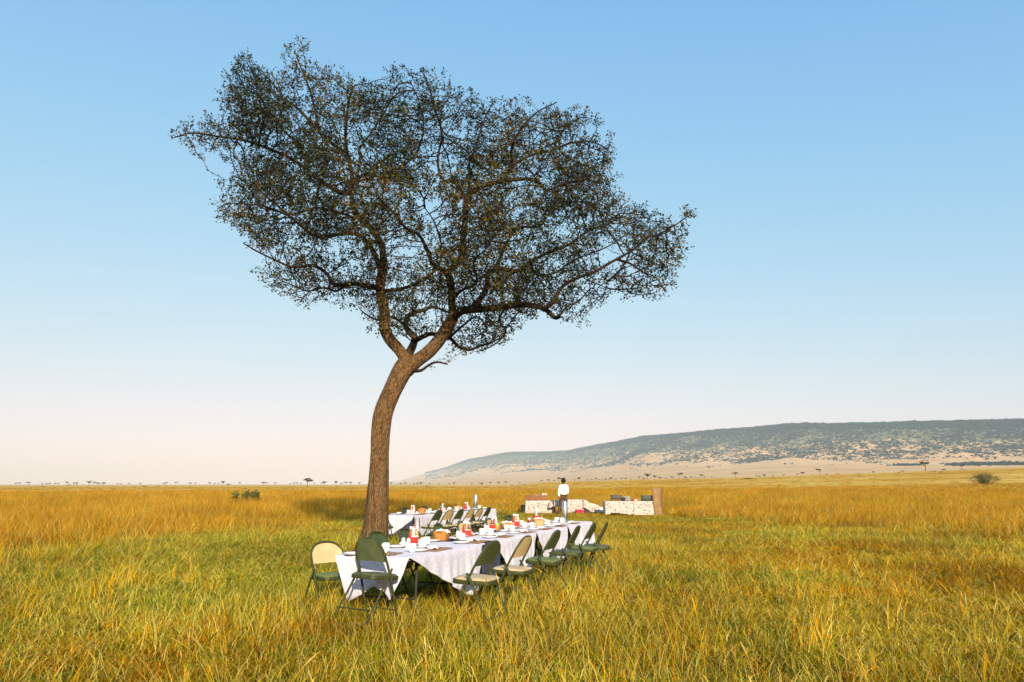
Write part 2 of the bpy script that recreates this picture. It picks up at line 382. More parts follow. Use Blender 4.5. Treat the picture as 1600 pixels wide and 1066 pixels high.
# ------------------------------------------------------------------ scatter helper (stuff, geometry nodes)
def proto_collection(name, meshes, material):
    c = bpy.data.collections.new(name)
    for k, me in enumerate(meshes):
        if not me.materials: me.materials.append(material)
        o = bpy.data.objects.new('%s_%03d' % (name, k), me); c.objects.link(o)
    return c
def scatter(name, coll, P, rot, scl, idx):
    me = bpy.data.meshes.new(name); P = np.asarray(P, np.float32)
    me.vertices.add(len(P)); me.vertices.foreach_set('co', P.ravel())
    a = me.attributes.new('rot', 'FLOAT_VECTOR', 'POINT'); a.data.foreach_set('vector', np.asarray(rot, np.float32).ravel())
    a = me.attributes.new('scl', 'FLOAT_VECTOR', 'POINT'); a.data.foreach_set('vector', np.asarray(scl, np.float32).ravel())
    a = me.attributes.new('idx', 'INT', 'POINT'); a.data.foreach_set('value', np.asarray(idx, np.int32).ravel())
    o = bpy.data.objects.new(name, me); COL.objects.link(o)
    ng = bpy.data.node_groups.new(name, 'GeometryNodeTree')
    ng.interface.new_socket('Geometry', in_out='INPUT', socket_type='NodeSocketGeometry'); ng.interface.new_socket('Geometry', in_out='OUTPUT', socket_type='NodeSocketGeometry')
    N = ng.nodes; L = ng.links
    gi = N.new('NodeGroupInput'); go = N.new('NodeGroupOutput'); ip = N.new('GeometryNodeInstanceOnPoints')
    ci = N.new('GeometryNodeCollectionInfo'); ci.inputs['Collection'].default_value = coll
    ci.inputs['Separate Children'].default_value = True; ci.inputs['Reset Children'].default_value = True
    def na_(nm, t):
        k = N.new('GeometryNodeInputNamedAttribute'); k.data_type = t; k.inputs['Name'].default_value = nm; return k.outputs['Attribute']
    L.new(gi.outputs[0], ip.inputs['Points']); L.new(ci.outputs[0], ip.inputs['Instance'])
    ip.inputs['Pick Instance'].default_value = True
    L.new(na_('idx', 'INT'), ip.inputs['Instance Index'])
    er = N.new('FunctionNodeEulerToRotation'); L.new(na_('rot', 'FLOAT_VECTOR'), er.inputs[0]); L.new(er.outputs[0], ip.inputs['Rotation'])
    L.new(na_('scl', 'FLOAT_VECTOR'), ip.inputs['Scale'])
    L.new(ip.outputs[0], go.inputs[0])
    md = o.modifiers.new('scatter', 'NODES'); md.node_group = ng
    return o

# ------------------------------------------------------------------ grass
PAL = {
 'straw': np.array([(.70, .52, .070), (.60, .42, .030), (.80, .64, .15), (.46, .30, .015), (.38, .31, .012)]),
 'gold':  np.array([(.66, .285, .004), (.76, .37, .006), (.56, .22, .003), (.72, .41, .015), (.42, .145, .002)]),
 'green': np.array([(.20, .24, .008), (.30, .32, .012), (.40, .39, .02), (.12, .17, .006), (.62, .55, .11)]),
 'rust':  np.array([(.38, .16, .012), (.46, .22, .012), (.28, .10, .008), (.50, .29, .02), (.32, .18, .010)]),
}
def pal_cols(weights, n):
    keys = list(weights); p = np.array([weights[k] for k in keys], float); p /= p.sum()
    ch = rng.choice(len(keys), n, p=p); out = np.zeros((n, 3))
    for q, k in enumerate(keys):
        m_ = ch == q; out[m_] = PAL[k][rng.integers(0, len(PAL[k]), m_.sum())]
    out *= rng.uniform(.30, 1.35, (n, 1)); pale = rng.random(n) < .12; out[pale] = out[pale] * .35 + np.array((.56, .43, .12)); return np.minimum(out, .82)
def tuft(n, h, spread, width, bend, weights, seg=4, lie=0.0, hvar=.5):
    base = rng.normal(0, spread * .5, (n, 2)); az = rng.uniform(0, 2 * np.pi, n)
    hh = h * rng.uniform(1 - hvar, 1.15, n); bd = bend * rng.uniform(.2, 1.6, n)
    lean = rng.normal(0, .18, n) + lie * rng.uniform(0, 1, n)
    wd = width * rng.uniform(.6, 1.3, n)
    dx, dy = np.cos(az), np.sin(az); fa = rng.uniform(0, 2 * np.pi, n); wx, wy = np.cos(fa), np.sin(fa)
    L = []; th = np.abs(lean).copy(); x = np.zeros(n); z = np.zeros(n); st = hh / seg
    for k in range(seg + 1):
        u = k / seg; wk = wd * (1 - u ** 1.6 * .95) * .5
        cx = base[:, 0] + dx * x; cy = base[:, 1] + dy * x
        L.append(np.stack([cx - wx * wk, cy - wy * wk, z], -1)); L.append(np.stack([cx + wx * wk, cy + wy * wk, z], -1))
        x = x + np.sin(th) * st; z = z + np.cos(th) * st; th = th + bd / seg
    V = np.stack(L, 1)                                   # n, 2(seg+1), 3
    m_ = 2 * (seg + 1); off = (np.arange(n) * m_)[:, None]
    fs = [np.stack([off[:, 0] + 2 * k, off[:, 0] + 2 * k + 1, off[:, 0] + 2 * k + 3, off[:, 0] + 2 * k + 2], -1) for k in range(seg)]
    cols = np.repeat(pal_cols(weights, n), m_, axis=0)
    V = V.reshape(-1, 3); V[:, 2] -= .015
    return np_mesh('tuft', V, [np.concatenate(fs)], cols)
def stalk(h, bend, weights, n=3, head=True):
    vs = []; fs = []; cs = []
    b0 = 0
    for q in range(n):
        az = rng.uniform(0, 6.28); bx, by = rng.normal(0, .04, 2); H = h * rng.uniform(.75, 1.1); bd = bend * rng.uniform(.3, 1.5)
        th = abs(rng.normal(.12, .12)); x = 0; z = 0; seg = 9; c = pal_cols(weights, 1)[0] * .85; fa = rng.uniform(0, 6.28)
        for k in range(seg + 1):
            u = k / seg; wk = .0022 * (1 - .5 * u)
            if head and u > .8: wk = .0055 * math.sin((u - .78) / .24 * math.pi) + .0008
            for s_ in (-1, 1):
                vs.append((bx + math.cos(az) * x + s_ * math.cos(fa) * wk, by + math.sin(az) * x + s_ * math.sin(fa) * wk, z)); cs.append(c)
            for s_ in (-1, 1):
                vs.append((bx + math.cos(az) * x - s_ * math.sin(fa) * wk, by + math.sin(az) * x + s_ * math.cos(fa) * wk, z)); cs.append(c)
            x += math.sin(th) * H / seg; z += math.cos(th) * H / seg; th += bd / seg * (1 + u)
        for k in range(seg):
            a = b0 + 4 * k; fs.append((a, a + 1, a + 5, a + 4)); fs.append((a + 2, a + 3, a + 7, a + 6))
        b0 += 4 * (seg + 1)
    return np_mesh('stalk', np.array(vs), [np.array(fs)], np.array(cs))
def field_edge(x, y):
    """distance from the camera at which the tall gold grass begins in that direction"""
    a = np.degrees(np.arctan2(x, y))
    d = np.interp(a, [-60, -36, -25, -16, -8, -2, 8, 12, 16, 22, 30, 40, 60], [17, 18, 21, 25, 31, 38, 41, 41, 35, 30, 27, 26, 26])
    return d * (1 + .25 * (fbm(x * .12 + 30, y * .12, 3) - .5))
kinds = [dict(straw=5, green=3, gold=1), dict(green=6, straw=1.3), dict(straw=5, gold=2.2, rust=.8, green=1.2), dict(gold=4, rust=3, straw=2)]
pm = []
for wts in kinds:                                        # 4 kinds x 5 variants
    for v_ in range(5):
        pm.append(tuft(70, .12 + .025 * v_, .15, .0056, 2.6, wts, lie=1.5 if v_ % 2 else .6, hvar=.7))
short_c = proto_collection('short_grass_tuft', pm, M['grass'])
def polar_pts(d0, d1, dens, a0=-46, a1=46):
    area = .5 * (d1 ** 2 - d0 ** 2) * R(a1 - a0); n = int(area * dens)
    r_ = np.sqrt(rng.uniform(d0 ** 2, d1 ** 2, n)); a = np.radians(rng.uniform(a0, a1, n))
    return r_ * np.sin(a), r_ * np.cos(a)
xs, ys = [], []
for (d0, d1, dens) in [(1.5, 4, 45), (4, 9, 66), (9, 15, 48), (15, 24, 26), (24, 45, 13)]:
    a, b = polar_pts(d0, d1, dens); xs.append(a); ys.append(b)
x = np.concatenate(xs); y = np.concatenate(ys); D = np.hypot(x, y)
fe = field_edge(x, y); keep = (D < fe * 1.08)
TREE = Vector((-2.78, 14.0))
keep &= (np.hypot(x - TREE.x, y - TREE.y) > .42)
x, y, D, fe = x[keep], y[keep], D[keep], fe[keep]
# green lawn-like patch left of the tables, green streaks elsewhere, browner towards the right
gn = fbm(x * .28, y * .28 + 7, 4)
greenness = .45 * np.exp(-(((x - 2.8) / 1.7) ** 2 + ((y - 4.8) / 1.3) ** 2)) + .3 * np.exp(-(((x + 3.6) / 1.4) ** 2 + ((y - 4.8) / 1.0) ** 2)) + 1.7 * np.exp(-(((x + 4.6) / 4.6) ** 2 + ((y - 12.0) / 5.0) ** 2)) + (gn - .5) * 2.6 + .05
rust_n = fbm(x * .4 + 50, y * .4, 3) + (.26 * sstep(1, 6, x)) + .20 * sstep(.75, 1.0, D / fe)
u = rng.random(len(x))
kind = np.where(u < np.clip(greenness, 0, .9), 1, 0)
kind = np.where((kind == 0) & (u > 1.0 - np.clip((rust_n - .36) * 1.6, 0, .9)), 2, kind)
kind = np.where((kind == 2) & (rng.random(len(x)) < np.clip((rust_n - .55) * 3, 0, .8)), 3, kind)
sc = 1.05 + .55 * (fbm(x * .5, y * .5 + 90, 3) - .5) * 2
sc *= 1 + .30 * sstep(7.0, 4.0, D) - .30 * np.exp(-(((x + 4.4) / 4.2) ** 2 + ((y - 11.5) / 4.5) ** 2))
sc *= np.interp(D, [0, 9, 15, 24, 45], [1, 1, 1.1, 1.35, 1.6])
# trodden strip by the serving tables
tr_ = np.exp(-((y - 33) / 5.0) ** 2) * sstep(-2, 3, x) * (1 - sstep(24, 34, x)); sc *= 1 - .5 * tr_
# thinner and lower under the long tables
U = Vector((.355, .935)); U.normalize(); Nn = Vector((U.y, -U.x)); Vv = -Nn
R1 = Vector((-.996, 6.93)); R2 = Vector((-2.24, 16.1)); TW = .85
for (RR1, ln_) in ((R1, 7.15), (R2, 4.95)):
    s_ = (x - RR1.x) * U.x + (y - RR1.y) * U.y; w_ = (x - RR1.x) * Vv.x + (y - RR1.y) * Vv.y
    sc = np.where((s_ > -1.6) & (s_ < ln_ + 1.0) & (w_ > -1.5) & (w_ < TW + 1.1), np.maximum(sc, 1.0) * 1.85, sc); ins = (s_ > -.05) & (s_ < ln_) & (w_ > -.02) & (w_ < TW); sc = np.where(ins, np.minimum(sc, 1.25), sc)
n = len(x); wh = sc * rng.uniform(.75, 1.25, n)
wd_ = np.interp(D, [0, 9, 20, 45], [1, 1.1, 1.7, 2.6])
gr = scatter('grass', short_c, np.stack([x, y, Z(x, y)], -1), np.stack([rng.normal(0, .08, n), rng.normal(0, .08, n), rng.uniform(0, 6.28, n)], -1),
             np.stack([wd_, wd_, wh], -1), kind * 5 + rng.integers(0, 5, n))
tag(gr, 'short dry straw and green grass covering the ground around the tables', 'grass', kind='stuff')

tall = [tuft(44, .74, .30, .0085, .55, wts, seg=4, hvar=.45) for wts in
        (dict(gold=6, straw=3), dict(gold=6, straw=3), dict(gold=5, rust=2), dict(gold=5, rust=3, straw=1), dict(gold=3, green=2, straw=2), dict(green=3, gold=2, rust=1))]
tall_c = proto_collection('tall_grass_tuft', tall, M['grass'])
xs, ys = [], []
for (d0, d1, dens) in [(14, 30, 8), (30, 60, 6), (60, 150, 2.6), (150, 330, .35)]:
    a, b = polar_pts(d0, d1, dens, -44, 44); xs.append(a); ys.append(b)
x = np.concatenate(xs); y = np.concatenate(ys); D = np.hypot(x, y); fe = field_edge(x, y)
pr = sstep(.86, 1.14, D / fe) * (1 - .93 * sstep(80, 125, D + 70 * (fbm(x * .02, y * .035, 4) - .5))); keep = rng.random(len(x)) < pr
x, y, D, fe = x[keep], y[keep], D[keep], fe[keep]; n = len(x)
gn = fbm(x * .09, y * .09 + 70, 4); u = rng.random(n)
rr_ = sstep(1.6, 1.0, D / fe)
idx = np.where(u < .5, rng.integers(0, 2, n), rng.integers(2, 4, n))
idx = np.where(rng.random(n) < np.clip((gn - .53) * 2.6 + .35 * rr_, 0, .75), rng.integers(4, 6, n), idx)
hh = (.75 + .5 * (fbm(x * .15 + 9, y * .15, 3) - .3)) * (.62 + .38 * sstep(1.0, 1.5, D / fe)) * rng.uniform(.8, 1.2, n)
hh *= np.interp(D, [0, 80, 130, 330], [1, 1, .6, .5])
wd_ = np.interp(D, [14, 60, 125, 330], [1, 1.7, 3, 6])
tg = scatter('tall_grass', tall_c, np.stack([x, y, Z(x, y)], -1), np.stack([rng.normal(0, .07, n), rng.normal(0, .07, n), rng.uniform(0, 6.28, n)], -1),
             np.stack([wd_, wd_, hh * 1.1], -1), idx)
tag(tg, 'tall golden grass field spreading to the plain behind the tables', 'grass', kind='stuff')

stk = [stalk(.62, 1.0, dict(straw=3, gold=2), 3) for k in range(5)] + [stalk(.66, 1.3, dict(straw=1), 2) for k in range(2)] + \
      [tuft(26, .46, .16, .0052, 1.1, dict(gold=4, straw=3, green=1.5), seg=5) for k in range(3)] + [tuft(30, .30, .12, .0065, 1.2, dict(green=5, straw=1), seg=4) for k in range(2)]
stk_c = proto_collection('stalk_clump', stk, M['grass'])
P = []; I = []
def addc(x0, y0, n_, sx, sy, ids):
    for q in range(n_):
        P.append((random.gauss(x0, sx), random.gauss(y0, sy))); I.append(random.choice(ids))
a, b = polar_pts(3.0, 11, 3.6, -42, 42)
for q in range(len(a)):
    if fbm(a[q] * .5 + 3, b[q] * .5, 2) > .5 - .12 * (a[q] > 1.0) - .1 * (b[q] < 5): P.append((a[q], b[q])); I.append(random.choice([0, 1, 2, 3, 4, 0, 1, 5, 7, 8, 9, 10, 11]))
addc(-5.6, 8.0, 44, .5, 1.6, [7, 8, 9, 7]); addc(-9.0, 12.5, 70, 1.2, 2.2, [7, 8, 9]); addc(1.5, 5.0, 10, .6, .5, [7, 8, 9, 10])
addc(3.2, 5.4, 40, 1.0, .9, [7, 8, 0, 1, 5, 10, 11]); addc(-1.4, 6.4, 0, .5, .2, [7]); addc(-.55, 6.9, 6, .25, .15, [7, 0, 1]); addc(3.4, 7.6, 12, .9, .6, [7, 8, 9]); addc(-3.4, 4.7, 10, .6, .4, [7, 8, 0])
P = np.array(P); I = np.array(I)
s_ = (P[:, 0] - R1.x) * U.x + (P[:, 1] - R1.y) * U.y; w_ = (P[:, 0] - R1.x) * Vv.x + (P[:, 1] - R1.y) * Vv.y
keep = ~((s_ > -.9) & (s_ < 7.6) & (w_ > -.75) & (w_ < 1.5)); keep |= (s_ > -.35) & (s_ < .5) & (w_ < .02) & (w_ > -.6)
P, I = P[keep], I[keep]; n = len(P)
st_ = scatter('tall_grass_stalks', stk_c, np.stack([P[:, 0], P[:, 1], Z(P[:, 0], P[:, 1])], -1), np.stack([rng.normal(0, .1, n), rng.normal(0, .1, n), rng.uniform(0, 6.28, n)], -1),
              np.stack([np.ones(n)] * 2 + [rng.uniform(.7, 1.15, n)], -1), I)
tag(st_, 'thin straw stalks with seed heads standing above the near grass', 'grass', kind='stuff')

# ------------------------------------------------------------------ hillside woodland (stuff)
def blob_bush(nb, flat, cols, n_leaf=150, leaf=.16):
    """a crown of many small leaf clumps around nb lobes, unit size"""
    vs = []; cs = []
    ctr = rng.normal(0, .33, (nb, 3)) * (1, 1, flat); ctr[:, 2] += flat * .8
    for c in ctr:
        k = n_leaf // nb; d = rng.normal(0, 1, (k, 3)); d /= np.linalg.norm(d, axis=1)[:, None]
        p = c + d * rng.uniform(.16, .30, (k, 1)) * (1, 1, max(flat, .45))
        cc = cols[rng.integers(0, len(cols))] * rng.uniform(.8, 1.2)
        for q in range(k):
            e1 = rng.normal(0, 1, 3); e1 /= np.linalg.norm(e1); e2 = np.cross(d[q], e1); e2 /= np.linalg.norm(e2) + 1e-9
            s_ = leaf * rng.uniform(.6, 1.2)
            vs += [p[q] - e1 * s_, p[q] + e2 * s_ * .7, p[q] + e1 * s_, p[q] - e2 * s_ * .7]; cs += [cc] * 4
    n_ = len(vs) // 4
    return np.array(vs), np.arange(n_ * 4).reshape(-1, 4), np.array(cs)
BC = [np.array(c) for c in ((.018, .036, .024), (.026, .044, .028), (.014, .028, .02))]
wood = []
for k in range(5):
    v_, f_, c_ = blob_bush(5, .55, BC, 110, .17); wood.append(np_mesh('hill_bush', v_, [f_], c_))
wood_c = proto_collection('hill_bush', wood, M['far_leaf'])
n = 110000
a = rng.uniform(ra_[2], ra_[-2], n); t = rng.uniform(.55, 1.05, n) ** .8
x, y, z = hill_z(a, t)
cl = fbm(x * .004, y * .004, 4); cl2 = fbm(x * .013 + 9, y * .013, 3)
pr = np.clip(.13 + .34 * sstep(.72, .98, t) * sstep(.36, .60, cl2) + .8 * sstep(.955, .985, t) + .22 * sstep(.50, .62, cl) * sstep(.70, .8, t) + .55 * sstep(30, 38, np.degrees(a)) * sstep(.84, .95, t), 0, 1)
pr *= sstep(.74, .86, t + (cl - .5) * .25) + .012
# darker wood band low on the right
ad_ = np.degrees(a)
keep = rng.random(n) < pr
x, y, z, a, t = x[keep], y[keep], z[keep], a[keep], t[keep]
n2 = 2200
a2 = np.radians(rng.uniform(31.8, 42, n2)); t2 = rng.normal(.585, .018, n2) + .006 * rng.normal(0, 1, n2) + np.radians(0)
k2 = rng.random(n2) < sstep(31.8, 33.5, np.degrees(a2)); a2, t2 = a2[k2], t2[k2]
x2, y2, z2 = hill_z(a2, t2)
a3 = np.radians(rng.normal(29.6, .5, 50)); t3 = rng.normal(.58, .004, 50); x3, y3, z3 = hill_z(a3, t3)
x = np.concatenate([x, x2, x3]); y = np.concatenate([y, y2, y3]); z = np.concatenate([z, z2, z3]); n = len(x)
sz = rng.uniform(4, 10, n); sz[:len(t)] *= 1 + .5 * sstep(.95, .985, t)
wd = scatter('hillside_woodland', wood_c, np.stack([x, y, z - 1.0], -1), np.stack([np.zeros(n), np.zeros(n), rng.uniform(0, 6.28, n)], -1), np.stack([sz, sz, sz * rng.uniform(.7, 1.1, n)], -1), rng.integers(0, 5, n))
tag(wd, 'hazy bushes and trees dotted over the long hillside', 'woodland', kind='stuff')
# ------------------------------------------------------------------ the big tree
tree = empty('acacia_tree', (TREE.x, TREE.y, zf(TREE.x, TREE.y)))
tag(tree, 'tall spreading tree with leaning brown trunk and dark crown beside the long tables', 'tree')
TD = 14.0
def spline(P, Rr, step):
    P = [Vector(p) for p in P]; out = []; ro = []
    P2 = [P[0] * 2 - P[1]] + P + [P[-1] * 2 - P[-2]]
    for k in range(len(P) - 1):
        a, b, c, d = P2[k:k + 4]; m_ = max(2, int((c - b).length / step))
        for q in range(m_):
            t = q / m_
            out.append(.5 * ((2 * b) + (c - a) * t + (2 * a - 5 * b + 4 * c - d) * t * t + (3 * b - a - 3 * c + d) * t ** 3))
            ro.append(Rr[k] * (1 - t) + Rr[k + 1] * t)
    out.append(P[-1]); ro.append(Rr[-1]); return out, ro
# trunk: (px, py, radius in px), traced along its centre line
TR = [(578, 893, 31), (579, 872, 26), (582, 852, 22.5), (587, 820, 19.2), (589, 784, 17.2), (591, 743, 15.2), (593, 702, 13.6), (596, 661, 14.4), (601, 640, 14.2), (610, 619, 13.8), (621, 596, 14.6), (631, 577, 15.6), (639, 563, 14)]
PPM = F / (TD * 1.0)
def rpx(px, py, r, D=TD):                      # pixel radius to metres at that depth
    d = ray(px, py); dist = D / d.y * 1.0
    return r / F * dist * 1.0 / 1.0
tp = [at(a, b, TD) for a, b, r in TR]; tr = [rpx(a, b, r) for a, b, r in TR]
tp[0].z = min(tp[0].z, zf(TREE.x, TREE.y) - .1)
sp_, sr_ = spline(tp, tr, .045)
def ring_tube(pts, rs, n, disp):
    vs = []; m_ = len(pts); up = Vector((0, -1, 0)); acc = 0
    for i_, p in enumerate(pts):
        t = (pts[min(i_ + 1, m_ - 1)] - pts[max(i_ - 1, 0)]).normalized()
        up = (up - t * up.dot(t)).normalized(); sd_ = t.cross(up)
        if i_: acc += (p - pts[i_ - 1]).length
        for k in range(n):
            an = 2 * math.pi * k / n; r_ = rs[i_] * disp(an, acc, rs[i_])
            vs.append(p + (up * math.cos(an) + sd_ * math.sin(an)) * r_)
    fs = [(i_ * n + k, i_ * n + (k + 1) % n, (i_ + 1) * n + (k + 1) % n, (i_ + 1) * n + k) for i_ in range(m_ - 1) for k in range(n)]
    return vs, fs
def trunk_disp(an, s, r_):
    g = an + .35 * s                              # furrows twist slowly up the trunk
    d = 1 + .05 * math.sin(3 * g + 1) + .035 * math.sin(5 * g + s * .7)
    gr_ = abs(((g - .25 + math.pi) % (2 * math.pi)) - math.pi); d -= .34 * math.exp(-(gr_ / .13) ** 2) * max(0, 1 - s / 3.6)
    fl = max(0, 1 - s / .7); d += fl * .28 * max(0, math.sin(4 * an + .6))
    d += .05 * (float(fbm(an * 5.1, s * 2.0, 3)) - .5) + .07 * (float(fbm(an * 14, s * 3.2 + 40, 2)) - .5)
    return d
vs, fs = ring_tube(sp_, sr_, 96, trunk_disp)
mb = MB(); mb.add(vs, fs)
# (name, [(px,py)], r0, r1 px, depth offset start, end)
LM = [
 ('L', [(637, 572), (627, 551), (609, 530), (601, 512), (601, 490), (597, 469), (594, 450), (596, 432), (600, 413)], 9.5, 7.0, 0, .3),
 ('La', [(600, 416), (597, 387), (586, 365), (569, 345), (553, 328), (549, 298), (550, 272), (544, 247), (540, 219), (541, 191), (545, 160), (552, 135)], 6.2, 1.5, .3, .9),
 ('La2', [(549, 302), (530, 300), (499, 281), (463, 253), (429, 236), (381, 219), (344, 214), (302, 208), (272, 215)], 4.4, .9, .5, -.8),
 ('La3', [(545, 249), (530, 233), (505, 213), (480, 185), (457, 163), (425, 145), (401, 135), (375, 112)], 3.6, .8, .7, 1.6),
 ('La4', [(550, 290), (557, 280), (575, 272), (598, 277), (625, 262), (650, 240), (662, 200), (655, 160), (640, 125)], 3.4, .8, .6, -1.0),
 ('La5', [(556, 285), (563, 250), (562, 233), (584, 202), (603, 171), (612, 140)], 2.6, .7, .6, 1.9),
 ('La6', [(570, 347), (550, 340), (536, 334), (494, 325), (455, 335), (410, 322), (360, 318), (340, 326)], 3.0, .8, .3, -1.7),
 ('La7', [(480, 265), (470, 235), (440, 200), (415, 180), (390, 180)], 2.4, .7, 0, 1.2),
 ('La8', [(497, 208), (492, 170), (480, 130), (466, 95), (460, 78)], 2.4, .6, .9, 1.5),
 ('Lb', [(597, 424), (590, 408), (578, 384), (561, 367), (538, 365), (510, 370), (488, 367), (457, 342), (428, 317), (395, 290), (365, 275)], 4.8, .9, .3, 2.4),
 ('Lc', [(595, 452), (583, 449), (555, 444), (524, 445), (510, 427), (488, 415), (459, 418), (431, 407), (400, 392), (380, 380)], 4.8, .9, .2, -1.6),
 ('Lc2', [(540, 445), (525, 455), (505, 450), (480, 455), (455, 445), (440, 440)], 2.2, .7, -.3, 1.4),
 ('Ld', [(598, 455), (625, 452), (654, 441), (682, 420), (690, 390), (680, 350), (660, 320)], 3.4, .8, .2, -2.2),
 ('M', [(639, 570), (638, 556), (645, 540), (648, 528), (639, 518), (633, 506), (641, 491), (660, 485), (678, 480), (700, 488)], 8.0, 1.6, .1, 2.4),
 ('M2', [(646, 534), (663, 525), (676, 522), (702, 528), (717, 542), (733, 547), (750, 541), (768, 535), (790, 525)], 4.4, 1.0, .2, 2.6),
 ('M3', [(634, 508), (610, 495), (590, 500), (570, 490), (560, 480)], 2.6, .8, 1.0, 2.8),
 ('M4', [(702, 528), (722, 510), (745, 495), (760, 515), (742, 528)], 2.4, .8, .9, 2.0),
 ('R', [(634, 580), (648, 567), (666, 553), (682, 537), (696, 517), (706, 500), (710, 487)], 11.5, 9.0, 0, -.3),
 ('R1', [(709, 492), (706, 476), (706, 460), (704, 441), (702, 432), (696, 423)], 6.6, 5.4, -.3, -.4),
 ('R1a', [(698, 428), (690, 421), (676, 412), (665, 385), (654, 367), (634, 356), (611, 328), (592, 308), (580, 280)], 4.6, .9, -.4, -2.4),
 ('R1b', [(697, 428), (708, 418), (721, 401), (724, 370), (727, 340), (728, 318), (732, 304)], 5.6, 4.6, -.4, -.2),
 ('R1c', [(731, 306), (753, 291), (787, 283), (818, 280), (840, 283), (854, 297), (885, 286), (915, 280), (945, 270)], 4.6, .9, -.2, -2.0),
 ('R1d', [(787, 284), (801, 260), (829, 243), (863, 235), (891, 224), (919, 221), (942, 229), (955, 240)], 3.0, .8, -.6, 1.3),
 ('R1e', [(729, 312), (711, 286), (691, 280), (684, 250), (690, 210), (680, 170), (668, 130), (660, 112)], 3.2, .7, -.2, 1.8),
 ('R1f', [(731, 305), (737, 275), (733, 258), (745, 225), (755, 190), (770, 160)], 2.8, .7, -.2, -1.4),
 ('R1g', [(801, 262), (800, 230), (815, 200), (840, 175), (870, 160)], 2.4, .7, -.8, -2.2),
 ('R1h', [(863, 236), (880, 205), (905, 185), (925, 185)], 1.8, .6, .3, 1.8),
 ('R2', [(708, 494), (725, 485), (743, 484), (782, 480), (820, 476), (851, 483), (866, 496), (874, 495)], 7.2, 3.0, -.3, -1.1),
 ('R2a', [(851, 482), (865, 471), (876, 451), (896, 437), (930, 424), (960, 407), (990, 390), (1010, 372), (1038, 362), (1080, 335)], 4.0, .8, -1.0, -1.6),
 ('R2b', [(965, 406), (985, 412), (1004, 425), (1025, 434), (1040, 455)], 2.2, .7, -1.3, -2.4),
 ('R2c', [(874, 494), (885, 480), (905, 470), (925, 450), (940, 465), (950, 440)], 1.8, .6, -1.1, .2),
 ('R3', [(728, 485), (743, 476), (760, 451), (763, 428), (781, 420), (808, 424), (828, 410), (852, 397), (889, 382), (920, 360), (950, 350), (975, 335)], 5.4, .9, -.2, 1.6),
 ('R3b', [(770, 424), (781, 405), (791, 380), (811, 356), (845, 353), (859, 323), (900, 315), (940, 320)], 3.6, .8, -.1, 2.4),
 ('R3c', [(828, 410), (840, 430), (870, 425), (900, 405), (950, 385), (1000, 350)], 2.4, .7, .2, 2.6),
 ('R4', [(643, 580), (658, 579), (668, 572), (682, 566), (699, 569)], 3.2, 1.2, 0, -.5),
 ('R5', [(790, 480), (780, 500), (790, 520), (770, 540), (745, 550)], 2.2, .7, -.6, .9),
 ('R6', [(706, 470), (720, 455), (745, 440), (740, 410), (760, 385), (750, 350)], 3.0, .8, -.4, -2.8),
]
nodes = []; nrad = []; parent = []                # skeleton for the twig growth
lv = MB()
def limb_disp(seed):
    def f(an, s, r_): return 1 + .09 * (float(fbm(an * 2.2 + seed, s * 3.1, 2)) - .5) * 2
    return f
for li, (nm, pts, r0, r1, d0, d1) in enumerate(LM):
    m_ = len(pts); P3 = []; r3 = []
    for k, (a, b) in enumerate(pts):
        u = k / (m_ - 1); dd = TD + d0 + (d1 - d0) * u + (.12 * math.sin(k * 2.1 + li) if 0 < k < m_ - 1 and r0 < 8 else 0)
        P3.append(at(a, b, dd)); r3.append(rpx(a, b, (r0 + (r1 - r0) * u ** .8) * 1.0, dd))
    q, rr = spline(P3, r3, .07)
    v_, f_ = ring_tube(q, rr, 24 if r0 > 7 else (12 if r0 > 3 else 8), limb_disp(li * 3.3))
    (mb if nm in ('L', 'R', 'M') else lv).add(v_, f_)
    for k in range(0, len(q), 2):
        if nm in ('L', 'R') and k < len(q) * .7: continue
        if nm == 'M' and k < len(q) * .45: continue
        nodes.append(q[k]); nrad.append(rr[k]); parent.append(-1)
Tinv = Matrix.Translation(tree.location).inverted()
mb.v = [tuple(Tinv @ Vector(v)) for v in mb.v]
mb.build('trunk', M['bark'], tree, auto=False)
for (kx, ky, kr) in ((609, 612, .045), (641, 569, .055), (590, 700, .03)):   # knots where limbs were lost
    c_ = at(kx, ky, TD - rpx(kx, ky, 14.0) * .93) - tree.location; km = MB()
    km.tube([(c_.x + kr * math.cos(t), c_.y + .01 * math.sin(3 * t), c_.z + kr * .7 * math.sin(t)) for t in [2 * math.pi * q / 16 for q in range(16)]], kr * .42, 6, closed=True)
    km.build('knot', M['bark'], tree)
# crown volume: outline of the crown in directions from the camera, as thick as its distance from that outline allows
OUT = np.array([(268, 215), (300, 188), (345, 178), (352, 130), (365, 92), (385, 78), (408, 105), (440, 95), (450, 74), (472, 68), (497, 100), (530, 112), (560, 122), (596, 132), (608, 106), (640, 105), (662, 112), (695, 114),
  (716, 146), (760, 150), (800, 152), (850, 154), (900, 163), (935, 186), (960, 215), (950, 245), (957, 280), (965, 305), (1000, 312), (1030, 338), (1085, 330), (1072, 375), (1060, 430), (1045, 468), (1000, 474), (965, 455), (935, 470),
  (915, 500), (885, 505), (850, 492), (820, 500), (797, 530), (762, 552), (720, 565), (694, 565), (712, 540), (690, 515), (640, 520), (602, 520), (565, 500), (545, 478), (520, 468), (480, 474), (440, 458), (405, 435), (378, 405), (372, 365),
  (335, 328), (345, 295), (372, 255), (345, 240), (300, 236), (290, 222)], float)
def inside(px, py):
    c = np.zeros(len(px), bool); n_ = len(OUT)
    for k in range(n_):
        x1, y1 = OUT[k]; x2, y2 = OUT[(k + 1) % n_]
        cond = ((y1 > py) != (y2 > py)) & (px < (x2 - x1) * (py - y1) / (y2 - y1 + 1e-9) + x1); c ^= cond
    return c
